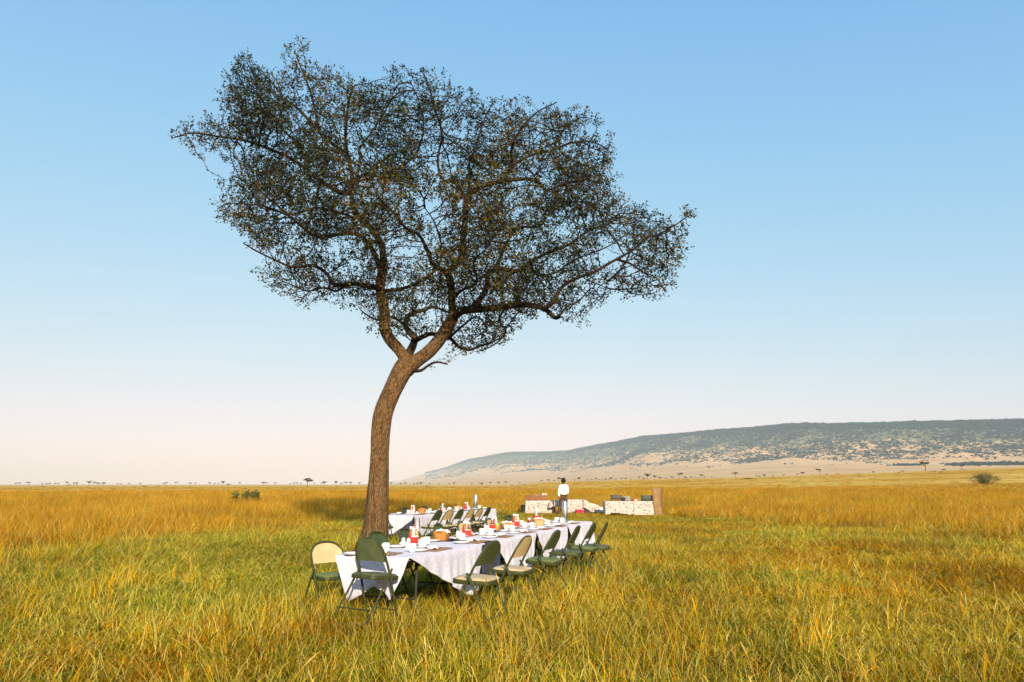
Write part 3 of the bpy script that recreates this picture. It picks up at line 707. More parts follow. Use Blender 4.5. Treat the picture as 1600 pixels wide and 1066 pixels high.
def edge_d(px, py):
    best = np.full(len(px), 1e9); n_ = len(OUT)
    for k in range(n_):
        a = OUT[k]; b = OUT[(k + 1) % n_]; ab = b - a; t_ = np.clip(((px - a[0]) * ab[0] + (py - a[1]) * ab[1]) / (ab @ ab), 0, 1)
        best = np.minimum(best, np.hypot(px - a[0] - t_ * ab[0], py - a[1] - t_ * ab[1]))
    return best
NA = 50000
ax_ = rng.uniform(262, 1090, NA * 3); ay_ = rng.uniform(66, 568, NA * 3); k_ = inside(ax_, ay_)
# airy windows low in the crown
hole = (np.hypot((ax_ - 640) / 62, (ay_ - 385) / 40) < 1) | (np.hypot((ax_ - 935) / 70, (ay_ - 405) / 17) < 1) | (np.hypot((ax_ - 520) / 45, (ay_ - 395) / 22) < 1) | (np.hypot((ax_ - 545) / 28, (ay_ - 470) / 20) < 1) | (np.hypot((ax_ - 660) / 40, (ay_ - 540) / 18) < 1) | (np.hypot((ax_ - 660) / 22, (ay_ - 240) / 36) < 1) | (np.hypot((ax_ - 515) / 60, (ay_ - 268) / 20) < 1)
hole |= (fbm(ax_ * .018, ay_ * .018 + 20, 3) < .37) | ((fbm(ax_ * .05, ay_ * .05 + 60, 2) < .47) & (edge_d(ax_, ay_) < 26))
k_ &= ~(hole & (rng.random(len(ax_)) < .62))
NC = 900                                           # leaf masses: attractors gather round these centres
ax_, ay_ = ax_[k_][:NC], ay_[k_][:NC]
ed = edge_d(ax_, ay_); th = np.minimum(3.3, .3 + ed / 76.0 * 1.6)
dd = TD + rng.uniform(-1, 1, len(ax_)) * th
CC = np.array([at(a, b, d) for a, b, d in zip(ax_, ay_, dd)])
cr_ = rng.uniform(.17, .42, len(CC)) * np.minimum(1, .55 + ed / 60); wgt = cr_ ** 2.2; pick = rng.choice(len(CC), NA, p=wgt / wgt.sum())
for (ex, ey, ed_) in ((276, 212, -.8), (286, 206, -.8), (296, 222, -.7), (300, 196, -.8), (312, 212, -.7), (322, 200, -.6), (334, 222, -.6), (345, 205, -.5), (308, 236, -.7), (1076, 338, -1.6), (1064, 350, -1.5), (1052, 345, -1.6), (1066, 368, -1.5), (1040, 360, -1.5), (468, 80, 1.4), (372, 100, 1.5), (384, 92, 1.5)):
    CC = np.concatenate([CC, [tuple(at(ex, ey, TD + ed_))]]); cr_ = np.append(cr_, .15)
wgt = cr_ ** 2.2; pick = rng.choice(len(CC), NA, p=wgt / wgt.sum())
dv = rng.normal(0, 1, (NA, 3)); dv /= np.linalg.norm(dv, axis=1)[:, None]
AT = CC[pick] + dv * (cr_[pick] * rng.uniform(.15, 1.0, NA) ** .6)[:, None] * (1.15, 1.15, .8)
NP = np.array([tuple(p) for p in nodes]); NR0 = len(NP)
NP = list(NP); par = [-1] * NR0; ndir = [None] * NR0
STEP = .09; KILL = .115; INF = 2.2
best = np.full(len(AT), 1e9); bi = np.zeros(len(AT), int)
def upd(a0):
    new = np.array(NP[a0:])
    if not len(new): return
    for c0 in range(0, len(new), 800):
        d = np.sqrt(((AT[:, None, :] - new[None, c0:c0 + 800, :]) ** 2).sum(-1)); m_ = d.argmin(1); dm = d[np.arange(len(AT)), m_]
        k = dm < best; best[k] = dm[k]; bi[k] = a0 + c0 + m_[k]
upd(0); it = 0
while len(AT) and it < 90 and len(NP) < 75000:
    alive = best > KILL
    AT = AT[alive]; best = best[alive]; bi = bi[alive]
    act = best < INF
    if not act.any(): break
    v_ = AT[act] - np.array(NP)[bi[act]]; v_ /= np.linalg.norm(v_, axis=1)[:, None] + 1e-9
    acc = {}
    for k, ii in enumerate(bi[act]):
        s0 = acc.get(ii); acc[ii] = v_[k] if s0 is None else s0 + v_[k]
    a0 = len(NP)
    for ii, d in acc.items():
        d = d / (np.linalg.norm(d) + 1e-9)
        if ndir[ii] is not None: d = d + .45 * ndir[ii]
        d = d + rng.normal(0, .28, 3); d[2] += .04; d /= np.linalg.norm(d) + 1e-9
        NP.append(NP[ii] + d * STEP); par.append(ii); ndir.append(d)
    upd(a0); it += 1
NPa = np.array(NP); NN = len(NPa); par = np.array(par)
# radii by the pipe rule
w2 = np.zeros(NN); kids = [[] for _ in range(NN)]
for k in range(NR0, NN): kids[par[k]].append(k)
rt = .0042; P_ = 2.35
for k in range(NN - 1, NR0 - 1, -1):
    if not kids[k]: w2[k] = rt ** P_
    if par[k] >= NR0: w2[par[k]] += w2[k]
nr = np.maximum(w2, rt ** P_) ** (1 / P_); nr = np.minimum(nr, .055)
# chains to tubes
tv = []; tf = []; base = 0
def emit(chain):
    global base
    pts = NPa[chain].copy()
    rs = np.array([min(nr[c], 1) if c >= NR0 else nr[chain[1]] * 1.15 for c in chain])
    if len(pts) > 3: pts[1:-1] = .25 * pts[:-2] + .5 * pts[1:-1] + .25 * pts[2:]
    n = 5 if rs[0] > .02 else (4 if rs[0] > .011 else 3)
    m_ = len(pts); t = np.gradient(pts, axis=0); t /= np.linalg.norm(t, axis=1)[:, None] + 1e-9
    ref = np.array([.3, .9, .2]); u_ = np.cross(t, ref); u_ /= np.linalg.norm(u_, axis=1)[:, None] + 1e-9; w_ = np.cross(t, u_)
    for k in range(n):
        a = 2 * math.pi * k / n; tv.append(None)
    an = 2 * np.pi * np.arange(n) / n
    ring = pts[:, None, :] + (u_[:, None, :] * np.cos(an)[None, :, None] + w_[:, None, :] * np.sin(an)[None, :, None]) * rs[:, None, None]
    del tv[-n:]
    tv.append(ring.reshape(-1, 3))
    for i_ in range(m_ - 1):
        for k in range(n): tf.append((base + i_ * n + k, base + i_ * n + (k + 1) % n, base + (i_ + 1) * n + (k + 1) % n, base + (i_ + 1) * n + k))
    base += m_ * n
stack = [(r_, k) for r_ in range(NR0) for k in kids[r_]]
while stack:
    a, b = stack.pop(); chain = [a, b]
    while kids[chain[-1]]:
        ks = sorted(kids[chain[-1]], key=lambda q: -w2[q]); 
        for q in ks[1:]: stack.append((chain[-1], q))
        chain.append(ks[0])
    emit(chain)
lv.add([v for r_ in tv for v in r_.tolist()], tf)
lv.v = [tuple(Vector(v) + Tinv.translation) for v in lv.v]
M['branch'] = mat('branch_bark', (.030, .019, .011), .9, 0, .35, 25, bump=.6, bscale=60, spec=.15)  # thin limbs have darker bark; crown's leaf shade is put into the colour too
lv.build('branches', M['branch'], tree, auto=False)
# leaves
cand = np.where((np.arange(NN) >= NR0) & (nr < .012))[0]
tips = np.array([not kids[k] for k in cand]); rep = np.where(tips, 10, 2)
src = np.repeat(cand, rep); nl_ = len(src)
pos = NPa[src] + rng.normal(0, .038, (nl_, 3))
ldir = np.array([ndir[k] for k in src]) * .6 + rng.normal(0, .6, (nl_, 3)); ldir[:, 2] += .15; ldir /= np.linalg.norm(ldir, axis=1)[:, None]
sid = np.cross(ldir, rng.normal(0, 1, (nl_, 3))); sid /= np.linalg.norm(sid, axis=1)[:, None]
Ln = rng.uniform(.036, .070, (nl_, 1)); Wn = Ln * rng.uniform(.24, .36, (nl_, 1)); nrm = np.cross(ldir, sid)
VL = np.stack([pos, pos + ldir * Ln * .5 - sid * Wn + nrm * Ln * .08, pos + ldir * Ln, pos + ldir * Ln * .5 + sid * Wn + nrm * Ln * .08], 1).reshape(-1, 3)
pals = np.array([(.022, .033, .005), (.031, .041, .006), (.015, .024, .005), (.070, .074, .007), (.145, .105, .006), (.14, .075, .006)])
yl = fbm(pos[:, 0] * .8 + 40, pos[:, 2] * .8 + pos[:, 1] * .3, 3) + .10 * np.exp(-((pos[:, 0] - .3) / 2.2) ** 2); uu = rng.random(nl_)
ci_ = np.where(uu < np.clip((yl - .44) * 3.2, .05, .7), rng.integers(3, 6, nl_), rng.integers(0, 3, nl_))
cl_ = pals[ci_] * rng.uniform(.6, 1.15, (nl_, 1))
VL = VL + np.array(Tinv.translation)
fo = np_mesh('foliage', VL, [np.arange(nl_ * 4).reshape(-1, 4)], np.repeat(cl_, 4, 0))
link_mesh('foliage', fo, M['leaf'], tree, smooth=False)
print('TREE nodes', NN, 'leaves', nl_, 'iter', it, 'left', len(AT))

# ------------------------------------------------------------------ haze (closed box of air; the sky lies outside it)
hb = MB(); hb.box((0, 0, 0), (1, 1, 1)); haze = hb.build('haze', None, smooth=False)
haze.scale = (26400, 26400, 340); haze.location = (0, 0, 340 / 2 - 12)
hm = bpy.data.materials.new('haze_air'); hm.use_nodes = True; hn = hm.node_tree; hn.nodes.clear()
pv = hn.nodes.new('ShaderNodeVolumePrincipled'); pv.inputs['Density'].default_value = HAZE; pv.inputs['Color'].default_value = (.385, .51, .62, 1); pv.inputs['Absorption Color'].default_value = (.33, .13, .0, 1)
pv.inputs['Anisotropy'].default_value = -.2
ho = hn.nodes.new('ShaderNodeOutputMaterial'); hn.links.new(pv.outputs[0], ho.inputs['Volume']); haze.data.materials.append(hm)
tag(haze, kind='stuff')

# ------------------------------------------------------------------ folding chair
def make_chair(pad, panel, seatm, label, group):
    root = empty('folding_chair', (0, 0, 0)); tag(root, label, 'folding chair', group)
    W = .215
    def side(s, p): return (p[0], s * p[1], p[2])
    # inverted U: front feet up to the rounded top of the back
    fr = MB(); P = []
    prof = [(.20, W, .0), (.10, W, .23), (-.015, W - .003, .48), (-.115, W - .012, .66)]
    P = [side(1, p) for p in prof] + [(-.150, .175, .725), (-.168, .13, .770), (-.178, .07, .792), (-.180, 0, .798)]
    P = P + [(p[0], -p[1], p[2]) for p in reversed(P[:-1])]
    a, _ = spline(P, [1] * len(P), .02); fr.tube(a, .0125, 8); fr.build('back_frame', M['green_metal'], root)
    for s in (1, -1):
        lg = MB(); lg.tube([side(s, (-.275, W + .018, 0)), side(s, (-.13, W + .016, .26)), side(s, (-.005, W + .013, .50)), side(s, (.006, W + .010, .515))], .0115, 8)
        o = lg.build('leg', M['green_metal'], root)
        ft = MB(); ft.tube([side(s, (-.281, W + .018, -.012)), side(s, (-.268, W + .018, .018))], .015, 8); ft.build('foot_cap', M['rubber'], o)
        hg = MB(); hg.tube([side(s, (-.020, W + .006, .49)), side(s, (-.075, W + .008, .405))], .007, 6); hg.build('hinge', M['green_metal'], root)
    st = MB(); st.tube([(-.215, W + .018, .107), (-.215, -W - .018, .107)], .009, 8); st.build('stretcher', M['green_metal'], root)
    st = MB(); st.tube([(.150, W, .115), (.150, -W, .115)], .008, 8); st.build('stretcher', M['green_metal'], root)
    # seat pan with rolled edge
    bm = bmesh.new(); pts = []
    for k in range(28):
        t = 2 * math.pi * k / 28; c, s2 = math.cos(t), math.sin(t); e = .38
        x = .205 * abs(c) ** e * (1 if c > 0 else -1); y = (.198 - .018 * (x < 0)) * abs(s2) ** e * (1 if s2 > 0 else -1); pts.append((x, y))
    def loft(levels, name, m, parent):
        mb_ = MB(); n_ = len(levels[0]); vs = [v for l in levels for v in l]
        fs = [(i_ * n_ + k, i_ * n_ + (k + 1) % n_, (i_ + 1) * n_ + (k + 1) % n_, (i_ + 1) * n_ + k) for i_ in range(len(levels) - 1) for k in range(n_)]
        fs.append(tuple(range(n_ - 1, -1, -1))); fs.append(tuple((len(levels) - 1) * n_ + k for k in range(n_)))
        mb_.add(vs, fs); return mb_.build(name, m, parent)
    tl = lambda x, z: z + .03 * x
    loft([[(x * .985, y * .985, tl(x, .404)) for x, y in pts], [(x, y, tl(x, .408)) for x, y in pts], [(x, y, tl(x, .440)) for x, y in pts], [(x * .985, y * .985, tl(x, .4455)) for x, y in pts]], 'seat', seatm, root)
    loft([[(x * .93, y * .93, tl(x, .4455)) for x, y in pts], [(x * .93, y * .93, tl(x, .452)) for x, y in pts], [(x * .86, y * .86, tl(x, .461)) for x, y in pts], [(x * .6, y * .6, tl(x, .467)) for x, y in pts], [(x * .2, y * .2, tl(x, .469)) for x, y in pts]], 'seat_pad', pad, root)
    bm.free()
    # curved back panel filling the top of the U
    mb_ = MB(); nx, nz = 16, 10; vs = []; fs = []
    for off in (0.0, .010):
        for i_ in range(nz + 1):
            z = .575 + (.792 - .575) * i_ / nz
            hw = .204 if z < .66 else .204 * math.sqrt(max(0.02, 1 - ((z - .66) / .142) ** 2)) 
            hw = min(hw, .204)
            for k in range(nx + 1):
                y = hw * (-1 + 2 * k / nx); x = -.066 - (z - .575) * .535 - .018 * (1 - (y / .204) ** 2) + off - .002
                vs.append((x, y, z))
    q = (nx + 1) * (nz + 1)
    for i_ in range(nz):
        for k in range(nx):
            a_ = i_ * (nx + 1) + k; fs.append((a_, a_ + 1, a_ + nx + 2, a_ + nx + 1)); fs.append((q + a_, q + a_ + nx + 1, q + a_ + nx + 2, q + a_ + 1))
    for k in range(nx): fs.append((k, q + k, q + k + 1, k + 1)); a_ = nz * (nx + 1) + k; fs.append((a_, a_ + 1, q + a_ + 1, q + a_))
    for i_ in range(nz):
        a_ = i_ * (nx + 1); fs.append((a_, a_ + nx + 1, q + a_ + nx + 1, q + a_)); a_ += nx; fs.append((a_, q + a_, q + a_ + nx + 1, a_ + nx + 1))
    mb_.add(vs, fs); mb_.build('backrest', panel, root)
    return root
PROTO = {}
def chair(kind, x, y, head, label, group, dz=0, sc=1.0, tilt=0):
    spec = {'cg': ('cream_pad', 'green_panel', 'green_metal'), 'cc': ('cream_pad', 'cream_panel', 'green_metal'), 'gg': ('green_pad', 'green_panel', 'green_metal'),
            'oo': ('olive_pad', 'green_metal', 'green_metal'), 'gc': ('green_pad', 'cream_panel', 'green_metal')}[kind]
    if kind not in PROTO: c = PROTO[kind] = make_chair(M[spec[0]], M[spec[1]], M[spec[2]], label, group)
    else:
        c = copy_tree(PROTO[kind])
    c['label'] = label; c['group'] = group
    c.location = (x, y, zf(x, y) + dz); c.rotation_euler = (R(tilt), 0, R(head)); c.scale = (sc,) * 3
    return c
ORD = ['first', 'second', 'third', 'fourth', 'fifth', 'sixth', 'seventh', 'eighth', 'ninth', 'tenth', 'eleventh', 'twelfth', 'thirteenth', 'fourteenth', 'fifteenth', 'sixteenth', 'seventeenth', 'eighteenth', 'nineteenth', 'twentieth']
KD = {'cg': 'green folding chair with cream seat', 'cc': 'cream folding chair in green frame', 'gg': 'green folding chair with pale green seat', 'oo': 'dark olive green folding chair', 'gc': 'cream backed folding chair with green seat'}
def row_pos(px, c, Hc=.795):
    t = (px - 800) / F / 1.036; D = c / -(Nn.x * t + Nn.y); return t * D, D
def row_chair(kind, px, c, side, label, group, jit=0, sc=1.0, dz=0):
    x, y = row_pos(px, c); hv = -Nn if side > 0 else Nn
    a = math.degrees(math.atan2(hv.y, hv.x)) + jit
    x += .17 * math.cos(R(a)); y += .17 * math.sin(R(a))
    return chair(kind, x, y, a, label, group, sc=sc, dz=dz)
GA = 'chairs around the near long table'; GB = 'chairs around the far long table'
for k, (kd, px, j, c) in enumerate([('cg', 771, -3, 2.66), ('cc', 823, -2, 2.66), ('gg', 870, 0, 2.62), ('oo', 903, 4, 2.66), ('gg', 928, 2, 2.62), ('oo', 948, 7, 2.50)]):
    row_chair(kd, px, c, 1, '%s, %s in the right row of the near table' % (KD[kd], ORD[k]), GA, j)
for k, (kd, px, j, c) in enumerate([('gc', 509, -24, 4.74), ('gg', 588, -3, 4.56), ('gg', 632, 2, 4.56), ('gg', 684, 4, 4.62), ('cc', 722, -3, 4.58), ('cc', 764, 3, 4.6), ('gg', 795, -6, 4.6)]):
    row_chair(kd, px, c, -1, '%s, %s in the left row of the near table' % (KD[kd], ORD[k]), GA, j, sc=.96 if k == 0 else 1, dz=-.04 if k == 0 else 0)
e = chair('oo', -1.33, 6.74, 57, 'dark green folding chair at the near end of the near table, back to the viewer', GA, sc=.90, dz=.035); e.rotation_euler = (0, R(8), R(57))
for ch_ in list(e.children):
    if ch_.name.startswith('backrest'): ch_.data = ch_.data.copy(); ch_.data.materials[0] = mat('pale_green_panel', (.085, .110, .050), .5, 0, .2, 9, spec=.4)
for k, (kd, px, j) in enumerate([('cg', 686, 3), ('cc', 703, -3), ('cg', 720, 2), ('cc', 737, 0), ('cc', 751, 2), ('oo', 764, 6)]):
    row_chair(kd, px, 7.0, 1, '%s, %s in the right row of the far table' % (KD[kd], ORD[k]), GB, j)
for k, (kd, px, j) in enumerate([('oo', 631, 3), ('oo', 662, -3), ('gg', 690, 2), ('oo', 712, 2)]):
    row_chair(kd, px, 9.0, -1, '%s, %s in the left row of the far table' % (KD[kd], ORD[k]), GB, j)
chair('oo', -2.86, 15.55, 66, 'dark folding chair half hidden by the trunk at the near end of the far table', GB)

# ------------------------------------------------------------------ tables and cloths
TH = .66
def tpt(O, s, w, z): return Vector((O.x + U.x * s + Vv.x * w, O.y + U.y * s + Vv.y * w, z))
def folding_table(O, s0, s1, w1, top, label, group, inset=.03, U_=None):
    ang = math.atan2(U.y, U.x); c = tpt(O, (s0 + s1) / 2, w1 / 2, 0); gz = zf(c.x, c.y)
    root = empty('folding_table', (c.x, c.y, gz), ang); tag(root, label, 'table', group)
    L_ = s1 - s0 - 2 * inset; W_ = w1 - 2 * inset; h = top - gz
    m = MB(); m.box((0, 0, h - .018), (L_, W_, .03), bev=.006); m.build('tabletop', M['plywood'], root)
    for sx in (-1, 1):
        for sy in (-1, 1):
            lg = MB(); x = sx * (L_ / 2 - .34); y = sy * (W_ / 2 - .09); lg.tube([(x, y, -.03), (x, y, h - .033)], .0135, 8); lg.build('leg', M['dark_metal'], root)
        b = MB(); x = sx * (L_ / 2 - .34); b.tube([(x, -W_ / 2 + .09, .22), (x, W_ / 2 - .09, .22)], .009, 6); b.build('brace', M['dark_metal'], root)
    return root
def hang(mb_, top_a, top_b, poly, fn, wave, ph, nx=60, nz=12):
    """a hanging panel: top edge from top_a to top_b, bottom edge along poly of (s, depth); fn(s, depth, out) -> point"""
    P = np.array(poly, float); L_ = np.concatenate([[0], np.cumsum(np.hypot(*np.diff(P, axis=0).T))]); L_ /= L_[-1]
    vs = []; fs = []
    for k in range(nx + 1):
        u = k / nx; bs = np.interp(u, L_, P[:, 0]); bd = np.interp(u, L_, P[:, 1]); ts_ = top_a + (top_b - top_a) * u
        for i_ in range(nz + 1):
            v = i_ / nz; s_ = ts_ + (bs - ts_) * v; d = bd * v
            o = .004 + .012 * min(1, d / .05) + .035 * d * math.sin(s_ * 31 + ph * 3 + 2 * math.sin(s_ * 5)) + wave * d * (math.sin(s_ * 9 + ph) * .6 + math.sin(s_ * 23 + ph * 2) * .25 + .7)
            vs.append(fn(s_, d, o))
    for k in range(nx):
        for i_ in range(nz): a_ = k * (nz + 1) + i_; fs.append((a_, a_ + 1, a_ + nz + 2, a_ + nz + 1))
    mb_.add(vs, fs)
def cloth(O, s0, s1, w1, top, label, group, right=None, left=None, near=None, farp=None, m='tablecloth', name='tablecloth', seed=0):
    mb_ = MB(); nx = 26; ny = 10; vs = []; fs = []
    for i_ in range(nx + 1):
        for k in range(ny + 1):
            s_ = s0 + (s1 - s0) * i_ / nx; w_ = w1 * k / ny
            z = top + .002 + .004 * (float(fbm(s_ * 3 + seed, w_ * 3, 3)) - .5)
            ed_ = min(w_, w1 - w_, (s_ - s0) if near else 9, (s1 - s_) if farp else 9)
            vs.append(tpt(O, s_, w_, z - .004 * math.exp(-ed_ / .012)))
    for i_ in range(nx):
        for k in range(ny): a_ = i_ * (ny + 1) + k; fs.append((a_, a_ + 1, a_ + ny + 2, a_ + ny + 1))
    mb_.add(vs, fs)
    zt = top - .001
    if right: hang(mb_, right[0][0], right[1][0], right, lambda s_, d, o: tpt(O, s_, -o, zt - d), .085, seed)
    if left: hang(mb_, left[0][0], left[1][0], left, lambda s_, d, o: tpt(O, s_, w1 + o, zt - d), .05, seed + 2)
    if near: hang(mb_, near[0][0], near[1][0], near, lambda s_, d, o: tpt(O, s0 - o, s_, zt - d), .10, seed + 4, 50)
    if farp: hang(mb_, farp[0][0], farp[1][0], farp, lambda s_, d, o: tpt(O, s1 + o, s_, zt - d), .06, seed + 6, 50)
    o = mb_.build(name, M[m], auto=False)
    md = o.modifiers.new('thickness', 'SOLIDIFY'); md.thickness = .002; md.offset = 0
    tag(o, label, 'tablecloth', group); return o
def side_poly(a, b, dl, dr, depth, la, ra2):
    """top a..b ; left hem slants in by la, right hem by ra2"""
    return None
def PP(a, b, pts): return [(a, 0)] + pts + [(b, 0)]
# hang() takes its top edge from the first and last point
def hang_fix(poly): return [poly[0], poly[-1]] + [] 
_h = hang
def hang(mb_, a, b, poly, fn, wave, ph, nx=60, nz=12):
    _h(mb_, poly[0][0], poly[-1][0], poly, fn, wave, ph, nx, nz)
GT = 'folding tables under the near long cloths'; GC = 'white speckled tablecloths on the near table'
segs = [(0, 1.86), (1.88, 3.80), (3.82, 5.48), (5.50, 7.12)]
for k, (a, b) in enumerate(segs):
    folding_table(R1, a, b, TW, TH - .004, 'cloth covered folding table, %s section of the near long table' % ORD[k], GT)
cloth(R1, 0, 1.86, TW, TH, 'white speckled cloth with pointed corners on the nearest section of the near table', GC,
      right=PP(0, 1.86, [(.45, .19), (.95, .39), (1.22, .50), (1.36, .535), (1.50, .50), (1.62, .36), (1.75, .16)]), left=PP(.02, 1.84, [(.2, .3), (.9, .34), (1.6, .3)]),
      near=PP(0, .85, [(.08, .20), (.17, .40), (.24, .32), (.36, .27), (.50, .36), (.68, .44), (.76, .22)]), seed=1)
cloth(R1, 2.20, 3.80, TW, TH + .003, 'white speckled cloth on the second section of the near table beside a navy gap', GC,
      right=PP(2.20, 3.80, [(2.40, .2), (2.62, .42), (3.0, .50), (3.45, .50), (3.60, .34), (3.70, .17)]), left=PP(2.2, 3.78, [(2.3, .3), (3.0, .33), (3.7, .3)]), seed=3)
cloth(R1, 3.80, 5.46, TW, TH, 'white speckled cloth on the third section of the near table between two dark gaps', GC,
      right=PP(3.81, 5.44, [(3.95, .18), (4.15, .40), (4.6, .46), (5.1, .48), (5.26, .34), (5.34, .2)]), left=PP(3.82, 5.44, [(3.95, .3), (4.7, .33), (5.4, .3)]), seed=5)
cloth(R1, 5.46, 7.12, TW, TH + .003, 'white speckled cloth on the far end section of the near table', GC,
      right=PP(5.47, 7.12, [(5.6, .16), (5.8, .38), (6.3, .46), (6.9, .48), (7.10, .40)]), left=PP(5.5, 7.1, [(5.6, .3), (6.4, .33), (7.0, .3)]), farp=PP(0, .85, [(.05, .4), (.45, .42), (.8, .4)]), seed=7)
cloth(R1, 1.70, 2.36, TW, TH - .0045, 'dark navy under cloth showing in the gap of the near table', 'navy under cloths', right=PP(1.70, 2.36, [(1.72, .34), (2.0, .42), (2.34, .36)]), left=PP(1.7, 2.3, [(1.72, .3), (2.3, .3)]), m='navy', name='under_cloth', seed=9)
GT2 = 'folding tables under the far long cloths'; GC2 = 'white speckled tablecloths on the far table'
TH2 = .66
for k, (a, b) in enumerate([(0, 1.65), (1.67, 3.3), (3.32, 4.95)]):
    folding_table(R2, a, b, TW, TH2 - .004, 'cloth covered folding table, %s section of the far long table' % ORD[k], GT2)
cloth(R2, 0, 1.65, TW, TH2, 'white cloth hanging in a deep slant behind the trunk, near section of the far table', GC2,
      right=PP(0, 1.65, [(.02, .25), (.3, .46), (.9, .48), (1.45, .4), (1.6, .2)]), left=PP(.02, 1.6, [(.1, .3), (1.5, .3)]),
      near=PP(0, .85, [(.04, .10), (.25, .24), (.55, .44), (.72, .54), (.82, .5)]), seed=11)
cloth(R2, 1.65, 3.3, TW, TH2 + .003, 'white speckled cloth on the middle section of the far table', GC2, right=PP(1.66, 3.28, [(1.8, .4), (2.5, .46), (3.1, .44)]), left=PP(1.7, 3.2, [(1.8, .3), (3.1, .3)]), seed=13)
cloth(R2, 3.3, 4.95, TW, TH2, 'white speckled cloth on the far end section of the far table', GC2, right=PP(3.31, 4.95, [(3.4, .4), (4.1, .46), (4.93, .44)]), left=PP(3.4, 4.9, [(3.5, .3), (4.8, .3)]), farp=PP(0, .85, [(.05, .35), (.8, .35)]), seed=15)
cloth(R2, .03, .4, TW, TH2 - .0045, 'dark navy under cloth at the near end of the far table', 'navy under cloths', right=PP(.05, .38, [(.06, .3), (.36, .3)]), near=PP(.02, .84, [(.03, .42), (.8, .42)]), m='navy', name='under_cloth', seed=17)

# ------------------------------------------------------------------ tableware
def mk_mug():
    r = empty('mug', (0, 0, 0)); m = MB()
    m.lathe((0, 0, 0), [(.0, .001), (.027, .001), (.031, .006), (.038, .040), (.041, .082), (.0385, .082), (.035, .040), (.028, .009), (0, .008)], 18); m.build('cup', M['white_china'], r)
    h = MB(); h.tube([(.038, 0, .066), (.056, 0, .064), (.063, 0, .046), (.055, 0, .027), (.036, 0, .022)], .0042, 6); h.build('handle', M['white_china'], r); return r
def mk_plate(rd=.105):
    m = MB(); m.lathe((0, 0, 0), [(0, .002), (rd * .55, .002), (rd * .62, .004), (rd * .97, .017), (rd, .019), (rd * .98, .021), (rd * .62, .009), (rd * .5, .007), (0, .007)], 26)
    return m.build('plate', M['white_china'])
def mk_saucer(): o = mk_plate(.072); o.name = 'saucer'; return o
def mk_mat(dark=False):
    m = MB(); vs = []; fs = []; nx, ny = 12, 8
    for i_ in range(nx + 1):
        for k in range(ny + 1):
            x = -.2 + .4 * i_ / nx; y = -.14 + .28 * k / ny; vs.append((x, y, .003 + .003 * (float(fbm(x * 9, y * 9, 2)) - .3)))
    for i_ in range(nx):
        for k in range(ny): a_ = i_ * (ny + 1) + k; fs.append((a_, a_ + ny + 1, a_ + ny + 2, a_ + 1))
    m.add(vs, fs); o = m.build('placemat', M['placemat_dark' if dark else 'placemat'], auto=False)
    md = o.modifiers.new('thickness', 'SOLIDIFY'); md.thickness = .003; md.offset = 1; return o
def mk_napkin(s0=1.0, sd_=1):
    rr2 = random.Random(sd_); m = MB(); vs = []; fs = []; n_ = 9
    for i_ in range(n_ + 1):
        for k in range(n_ + 1):
            u, v = i_ / n_ - .5, k / n_ - .5
            z = .008 + .028 * (1 - 2 * abs(u)) * (1 - abs(v)) + .014 * math.sin(u * 11 + sd_) * math.cos(v * 8 + sd_ * 2)
            vs.append((u * .17 * s0 + .01 * math.sin(v * 7), v * .11 * s0 + .01 * math.sin(u * 9 + sd_), max(.004, z)))
    for i_ in range(n_):
        for k in range(n_): a_ = i_ * (n_ + 1) + k; fs.append((a_, a_ + n_ + 1, a_ + n_ + 2, a_ + 1))
    m.add(vs, fs); o = m.build('napkin', M['paper'], auto=False); md = o.modifiers.new('thickness', 'SOLIDIFY'); md.thickness = .003; md.offset = 1; return o
def mk_shaker():
    r = empty('shaker', (0, 0, 0)); m = MB(); m.lathe((0, 0, 0), [(0, 0), (.021, 0), (.022, .008), (.019, .055), (.0175, .070)], 14); m.build('body', M['white_china'], r)
    c = MB(); c.lathe((0, 0, .070), [(.0180, 0), (.0165, .012), (.009, .020), (0, .021)], 14); c.build('cap', M['white_china'], r); return r
def mk_bottle(body, cap, h=.20, r0=.026, name='bottle'):
    r = empty(name, (0, 0, 0)); m = MB()
    m.lathe((0, 0, 0), [(0, 0), (r0 * .95, 0), (r0, .008), (r0, h * .52), (r0 * .8, h * .66), (r0 * .48, h * .78), (r0 * .46, h * .84)], 16); m.build('glass', M[body], r)
    c = MB(); c.lathe((0, 0, h * .84), [(r0 * .62, 0), (r0 * .62, h * .14), (r0 * .5, h * .16), (0, h * .162)], 14); c.build('cap', M[cap], r)
    l_ = MB(); l_.lathe((0, 0, h * .16), [(r0 * 1.02, 0), (r0 * 1.02, h * .28)], 16); l_.build('paper_label', M['paper' if body != 'red' else 'red'], r); return r
def mk_jar(body, cap, h=.11, r0=.034):
    r = empty('jar', (0, 0, 0)); m = MB(); m.lathe((0, 0, 0), [(0, 0), (r0 * .94, 0), (r0, .008), (r0, h * .68), (r0 * .84, h * .78)], 16); m.build('glass', M[body], r)
    c = MB(); c.lathe((0, 0, h * .78), [(r0 * .9, 0), (r0 * .9, h * .2), (r0 * .8, h * .22), (0, h * .22)], 16); c.build('lid', M[cap], r); return r
